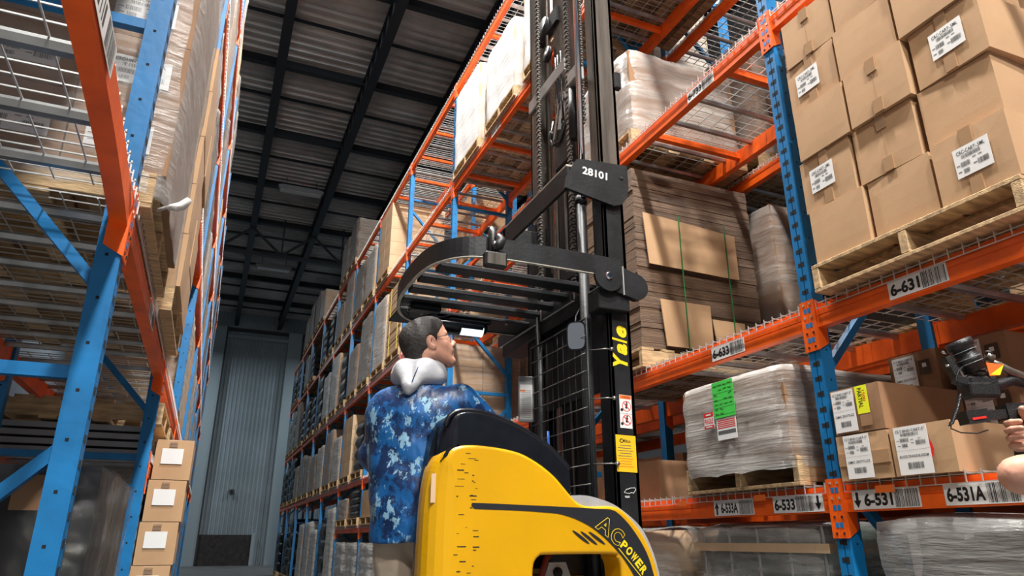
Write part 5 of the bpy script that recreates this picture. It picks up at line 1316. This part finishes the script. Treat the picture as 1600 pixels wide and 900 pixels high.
def figure(o, spec):
    """spec gives joints in world coordinates; builds body, hair and clothes as children of one thing"""
    t = thing('person', o, 'person', tuple(spec['root'])); B = Vector(spec['root'])
    def put(me, name, par=None):
        ob = link(name, me, t if par is None else par)
        ob.matrix_parent_inverse = Matrix(); 
        me.transform(Matrix.Translation(-B)); return ob
    S = spec; f, l, u = basis((S['face'][0], S['face'][1], 0)); r = -l
    hp, W, ax = head_prims(S['head'], S['look'], S.get('hs', 1.0)); hs = S.get('hs', 1.0); hc = V(*S['head'])
    nb = V(*S['neck'])
    prims = hp + [('c', W(-.035, 0, -.030), nb, .056*hs, .062*hs, .03)]
    lo = hc-.17; hi = hc+.17; lo[2] = nb[2]-.07
    lo = np.minimum(lo, nb-.08); hi = np.maximum(hi, nb+.08)
    head = sdf_mesh('body', prims, lo, hi, .0032)
    # torso, arms, legs in one skin surface underneath the clothes
    sp = []; chest = V(*S['chest']); hip = V(*S['hip'])
    sp += [('c', chest-r*.10-u*.03, chest+r*.10-u*.03, .085, .085, .05), ('c', hip-r*.06, hip+r*.06, .085, .085, .05), ('c', chest, hip, .09, .09, .05), ('c', nb, chest+u*.05, .055, .08, .05)]
    for sd in ('L', 'R'):
        sh, el, wr = (V(*q) for q in S['arm'+sd]); sp += [('c', sh, el, .046, .038, .03), ('c', el, wr, .040, .025, .02)]
        kn, an, toe = (V(*q) for q in S['leg'+sd]); hj = hip + r*(.09 if sd == 'R' else -.09)-u*.04
        sp += [('c', hj, kn, .068, .048, .03), ('c', kn, an, .048, .034, .03), ('c', an, toe, .034, .028, .02)]
    allp = np.array([p[i] for p in sp for i in (1, 2)]); torso = sdf_mesh('b2', sp, allp.min(0)-.14, allp.max(0)+.14, .011)
    hands = []
    for sd in ('L', 'R'):
        sh, el, wr = (V(*q) for q in S['arm'+sd]); fd, nd, cu = S['hand'+sd]
        pr = [('c', wr-unit(wr-el)*.03, wr, .026, .024, .01)] + hand_prims(wr, fd, nd, 1.0, cu, S.get('thumb'+sd, 1))
        hands.append(sdf_mesh('h', pr, wr-.17, wr+.17, .003))
    import bmesh
    bm = bmesh.new()
    for me in [head, torso]+hands: bm.from_mesh(me)
    body = bpy.data.meshes.new('body'); bm.to_mesh(body); bm.free(); body.materials.append(MATS['skin'])
    for me in [head, torso]+hands: bpy.data.meshes.remove(me)
    put(body, 'body'); put(hair_mesh(S['head'], S['look'], hs, hc-.16, hc+.17, .0032, S.get('hair', 'hair_dark')), 'hair')
    # shirt
    hz = S['hem']; q_ = S.get('fat', 1.0); hm = V(hip[0], hip[1], hz)+V(*S.get('hemoff', (0, 0, 0)))
    pr = [('c', chest-r*.115+u*.05, hm-r*.06, .112, .118, .06), ('c', chest+r*.115+u*.05, hm+r*.06, .112, .118, .10), ('c', chest+u*.02, hm, .125, .125, .10), ('c', nb-u*.03, chest+u*.05, .070, .11, .08)]
    cutarms = []
    for sd in ('L', 'R'):
        sh, el, wr = (V(*q) for q in S['arm'+sd]); e = el if S.get('short') else None
        pr.append(('c', sh, el if e is None else sh+(el-sh)*.7, .078, .066, .05))
        if not S.get('short'): pr.append(('c', el, wr-(wr-el)*.08, .068, .044, .035))
    pr = [(p[0], p[1], p[2], p[3]*q_, p[4]*q_, p[5]) for p in pr]
    allp = np.array([p[i] for p in pr for i in (1, 2)])
    ph = S.get('seed', 1)
    def cut(P, D):
        x, y, z = P[..., 0], P[..., 1], P[..., 2]
        a = np.sin((x+y)*23+z*9+ph)*.5+np.sin((x-y)*31-z*22)*.35+np.sin(z*41+x*17-y*12)*.3
        D = D + .0065*a*np.clip((D+.03)/.03, 0, 1)
        return np.maximum(D, hz + .012*np.sin(x*14+y*9) - z)
    put(sdf_mesh('shirt', pr, allp.min(0)-.20, allp.max(0)+.20, .008, cut=cut, mats=(S['shirt'],)), 'shirt')
    # trousers
    pr = [('c', hip-r*.065, hip+r*.065, .108, .108, .06)]
    for sd in ('L', 'R'):
        kn, an, toe = (V(*q) for q in S['leg'+sd]); hj = hip + r*(.09 if sd == 'R' else -.09)-u*.04
        pr += [('c', hj, kn, .100, .080, .03), ('c', kn, an+u*.03, .080, .070, .03)]
    allp = np.array([p[i] for p in pr for i in (1, 2)]); az = min(S['legL'][1][2], S['legR'][1][2])-.035
    def cut2(P, D):
        x, y, z = P[..., 0], P[..., 1], P[..., 2]
        return np.maximum(D+.005*np.sin(z*33+x*40)*np.sin(y*35+z*8), az-z)
    put(sdf_mesh('trousers', pr, allp.min(0)-.14, allp.max(0)+.14, .010, cut=cut2, mats=(S['pants'],)), 'trousers')
    for sd in ('L', 'R'):
        kn, an, toe = (V(*q) for q in S['leg'+sd]); g0 = an[2]-.085; d = unit((toe[0]-an[0], toe[1]-an[1], 0))
        pr = [('c', V(an[0], an[1], g0+.045)-d*.03, V(an[0], an[1], g0+.035)+d*.16, .045, .034, .03), ('c', an, V(an[0], an[1], g0+.05), .046, .046, .03)]
        put(sdf_mesh('shoe', pr, an-.26, an+.26, .006, cut=lambda P, D: np.maximum(D, g0-P[..., 2]), mats=('shoe_leather',)), 'shoe')
    return t, W, ax, put

# the operator, standing at the rear of the truck with his back to the camera
def tv(x, y, z): return tw(x, y, Z(z))
SP = dict(root=tw(.70, 2.60, .416), face=(.50, .86), head=tv(.713, 2.52, .705), look=(.94, -.02, .36), hs=1.04, neck=tv(.690, 2.545, .580), chest=tv(.690, 2.56, .400), hip=tv(.715, 2.55, .02), hem=tw(0, 0, Z(-.006))[2], hemoff=(-.01, 0, 0), fat=1.06,
    armL=((.755, 3.14, H+.49), (.690, 3.20, H+.36), (.82, 3.42, H+.30)), armR=((1.005, 2.97, H+.585), (1.16, 3.02, H+.475), (1.33, 3.16, H+.43)),
    legL=((.81, 3.12, .79), (.80, 3.12, .355), (.89, 3.24, .30)), legR=((.96, 3.00, .79), (.96, 3.00, .355), (1.04, 3.12, .30)),
    handL=((.6, .8, 0), (0, .2, 1), .5), handR=((.8, .5, -.1), (0, 0, 1), .35), thumbL=1, thumbR=-1, shirt='shirt_print', pants='chino', seed=2)
t, W, ax, put = figure('man in a blue patterned hooded shirt standing on the truck, looking up', SP)
# hood lying on the shoulders
f, l, u = basis((.50, .86, 0)); r = -l; nb = V(*SP['neck'])-V(0, 0, .012)
pr = []
for i in range(15):
    a = R(-165 + 330*i/14)     # collar standing round the neck, open at the throat
    c0 = nb + (-f*math.cos(a)*.078 + r*math.sin(a)*.086) + u*(.060 - .012*math.cos(a))
    if i: pr.append(('c', pc, c0, .026, .026, .02)); pr.append(('c', pc-u*.04, c0-u*.04, .036, .036, .03))
    pc = c0
pr += [('c', nb-f*.080-r*.050+u*.045, nb-f*.125-r*.015-u*.045, .034, .026, .035), ('c', nb-f*.080+r*.050+u*.045, nb-f*.125-r*.000-u*.045, .034, .026, .035), ('c', nb-f*.122-u*.04, nb-f*.130-r*.01-u*.075, .026, .015, .02),
       ('-c', nb+u*.14+f*.01, nb+f*.01, .070, .060, .01), ('-c', nb-f*.120+u*.06+r*.000, nb-f*.160-u*.035+r*.005, .012, .008, .010)]
put(sdf_mesh('hood', pr, nb-.24, nb+.24, .0045, mats=('hood_fabric',)), 'hood')
mb = MB(); TB = Matrix.Translation(-Vector(SP['root']))
mb = MB(TB); mb.tube([tuple(nb-f*.118+r*.03+u*.045), tuple(nb-f*.148+r*.022+u*.0), tuple(nb-f*.158+r*.012-u*.04)], .0022, 'shirt_print', 6); mb.build('hood_seam', t)
# glasses
f, l, u = ax; hs = SP['hs']; gl = thing('g', '', '');  bpy.data.objects.remove(gl)
mb = MB(TB); 
def lens(sd, m, rad, dx=0): return [tuple(W(.1085+dx-abs(math.cos(a))*.004*(1 if math.cos(a)*sd > 0 else .2), sd*.032+.022*math.cos(a), .004+.0155*math.sin(a))) for a in [2*math.pi*i/20 for i in range(21)]]
for sd in (-1, 1):
    mb.tube(lens(sd, 0, 0), .0013, 'camera_black', 6)
    mb.tube([tuple(W(.104, sd*.056, .010)), tuple(W(.06, sd*.076, .011)), tuple(W(.0, sd*.082, .012)), tuple(W(-.012, sd*.083, -.004))], .0014, 'camera_black', 6)
mb.tube([tuple(W(.110, -.010, .008)), tuple(W(.113, 0, .010)), tuple(W(.110, .010, .008))], .0013, 'chrome', 6); GLS = mb.build('glasses', t)
mb = MB(TB)
for sd in (-1, 1):
    p = lens(sd, 0, 0)[:-1]; mb.add(p, [tuple(range(len(p)))], 'lens_glass')
mb.build('lens', GLS)

# the second person, to the right of the picture: only hand and forearm reach into it
S2 = dict(root=(2.05, .50, .0), face=(.25, .97), head=(2.10, .60, 1.66), look=(.3, .95, .1), hs=1.0, neck=(2.07, .52, 1.47), chest=(2.06, .50, 1.33), hip=(2.05, .47, .98), hem=.93,
    armL=((1.89, .60, 1.43), (1.735, 1.075, 1.340), (2.05, 1.02, 1.44)), armR=((2.24, .47, 1.41), (2.42, .86, 1.26), (2.075, 1.20, 1.455)),
    legL=((1.97, .50, .52), (1.97, .48, .09), (1.99, .58, .03)), legR=((2.15, .46, .52), (2.16, .44, .09), (2.2, .54, .03)),
    handL=((.6, .5, .5), (-.5, .8, .0), .5), handR=((-.90, .25, .06), (.35, .93, .0), .62), thumbL=1, thumbR=1, shirt='tee_dark', pants='jeans', short=True, seed=4)
figure('camera operator at the right edge whose bare forearm and hand hold a stabilizer', S2)

# ------------------------------------------------------------------ camera on a handheld stabilizer
GO = Vector((1.985, 1.235, Z(.385))); sY, cY = math.sin(R(22.92)), math.cos(R(22.92))
GM = frame(tuple(GO), (cY, -sY, 0), (0, 0, 1))          # u to the right, v up, n towards the camera side
SG = 570.0
def g(px, py, n=0): return ((px-1560)/SG, (612-py)/SG*1.04, n)
VC = thing('video_camera', 'black mirrorless video camera with a thick lens pointing up on the stabilizer', 'camera', tuple(GO))
GL = GM.copy(); GL.translation = Vector((0, 0, 0))
def gb(): return MB(GL)
mb = gb(); c0 = Vector(g(1533, 580)); c1 = Vector(g(1515, 532)); d = (c1-c0).normalized()
mb.tube([c0, c0+d*.02, c0+d*.021, c0+d*.045, c0+d*.046, c0+d*.070, c0+d*.071, c1], [.030, .030, .033, .033, .029, .031, .036, .036], 'camera_black', 24)
L = mb.build('lens', VC)
mb = gb(); mb.tube([c1, c1+d*.0015], .029, 'slot_black', 24)
for a_ in (.024, .038, .060): mb.tube([c0+d*a_, c0+d*(a_+.0015)], .0335 if a_ < .05 else .0345, 'grey_plastic', 24)
mb.build('lens_ring', L)
mb = gb(); x0, y0, _ = g(1512, 622); mb.cbox(x0, x0+.085, y0, y0+.062, -.035, .02, 'camera_black', .008); x0, y0, _ = g(1528, 590); mb.cbox(x0, x0+.06, y0, y0+.022, -.03, .012, 'mast_steel', .008); mb.build('body', VC)
mb = gb(); mb.cbox(*[g(1508, 0)[0], g(1545, 0)[0]], g(0, 620)[1], g(0, 600)[1], .012, .028, 'camera_black', .004); mb.build('grip', VC)
mb = gb(); q = [g(1544, 569, .023), g(1571, 572, .023), g(1561, 589, .023), g(1545, 590, .023)]; mb.add([(a, b, c) for a, b, c in q] + [(a, b, c-.003) for a, b, c in q], [(0, 3, 2, 1), (4, 5, 6, 7), (0, 1, 5, 4), (1, 2, 6, 5), (2, 3, 7, 6), (3, 0, 4, 7)], 'orange_print')
q = [g(1546, 588, .0236), g(1571, 572.5, .0236), g(1561.5, 588.5, .0236)]; mb.add(q, [(0, 1, 2)], 'neon_yellow'); mb.build('side_label', VC)
mb = gb(); mb.tube([g(1556, 556, 0), g(1566, 560, 0)], .012, 'mast_steel', 12); mb.tube([g(1560, 553, 0), g(1562, 549, 0)], .009, 'camera_black', 12); mb.build('mode_dial', VC)
ST_ = thing('camera_stabilizer', 'black handheld stabilizer with red stripes and lit screen, held at the right edge', 'camera stabilizer', tuple(GO))
mb = gb(); mb.bar(g(1493, 556, -.01), g(1504, 590, -.01), .018, .03, 'camera_black'); mb.bar(g(1497, 592), g(1530, 605), .02, .03, 'camera_black'); mb.tube([g(1486, 549, 0), g(1492, 552, 0)], .004, 'chrome', 8); mb.tube([g(1488, 571, 0), g(1496, 570, 0)], .004, 'chrome', 8); mb.build('bracket_arm', ST_)
mb = gb(); mb.tube([g(1565, 562, -.02), g(1582, 568, -.02), g(1597, 578, -.02), g(1625, 590, -.02)], [.012, .010, .012, .012], 'mast_steel', 12); mb.tube([g(1540, 603, -.02), g(1570, 600, -.03), g(1600, 590, -.03), g(1640, 600, -.03)], .016, 'camera_black', 12); mb.tube([g(1625, 586, -.02), g(1640, 612, -.02), g(1625, 640, -.02)], .016, 'camera_black', 12); mb.build('roll_arm', ST_)
mb = gb(); mb.bar(g(1496, 652, 0), g(1530, 648, 0), .045, .034, 'camera_black', up=(0, 1, 0)); mb.bar(g(1525, 649, 0), g(1570, 645, 0), .036, .024, 'camera_black', up=(0, 1, 0)); mb.bar(g(1560, 643, 0), g(1625, 640, 0), .045, .042, 'camera_black', up=(0, 1, 0)); mb.build('handle_bar', ST_)
mb = gb(); mb.bar(g(1502, 655, .024), g(1524, 652, .024), .002, .006, 'red_print', up=(0, 1, 0)); mb.build('red_stripe', ST_)
mb = gb(); mb.bar(g(1574, 634, .012), g(1612, 626, .012), .02, .006, 'red_print', up=(0, 1, 0)); mb.build('red_stripe', ST_)
mb = gb(); a, b, _ = g(1580, 662); mb.cbox(a, a+.05, b, b+.045, .016, .026, 'camera_black', .003); SC = mb.build('screen', ST_)
mb = gb()
for k in range(8):
    a, b, _ = g(1586+(k % 2)*9+(k % 3), 655-(k//2)*6); mb.box(a, a+.006, b, b+.005, .026, .0268, 'screen_blue')
mb.build('lit_icons', SC)
mb = gb(); mb.tube([g(1590, 655, -.005), g(1586, 690, -.02), g(1580, 745, -.03)], [.020, .019, .017], 'camera_black', 14); mb.tube([g(1578, 642, .02), g(1578, 642, .032)], .008, 'chrome', 12); mb.build('grip', ST_)
mb = gb(); pts = [g(1500, 606), g(1497, 612), g(1496, 618)]; mb.tube([g(1512, 573, .01), g(1503, 580, .01), g(1496, 592, .01), g(1494, 618, .01)], .0022, 'camera_black', 6)
co = []
for i in range(120):
    tt = i/119; cx = 1495-23*tt**1.3; cy = 618+44*tt; a_ = i*1.35; gx, gy, _ = g(cx, cy); co.append((gx+.006*math.cos(a_), gy+.003*math.cos(a_), .01+.006*math.sin(a_)))
mb.tube(co, .0022, 'camera_black', 5); mb.tube([g(1472, 662, .01), g(1471, 668, .01), g(1485, 674, .01), g(1510, 675, .01), g(1528, 670, .01)], .0018, 'camera_black', 6); mb.build('coiled_cable', ST_)
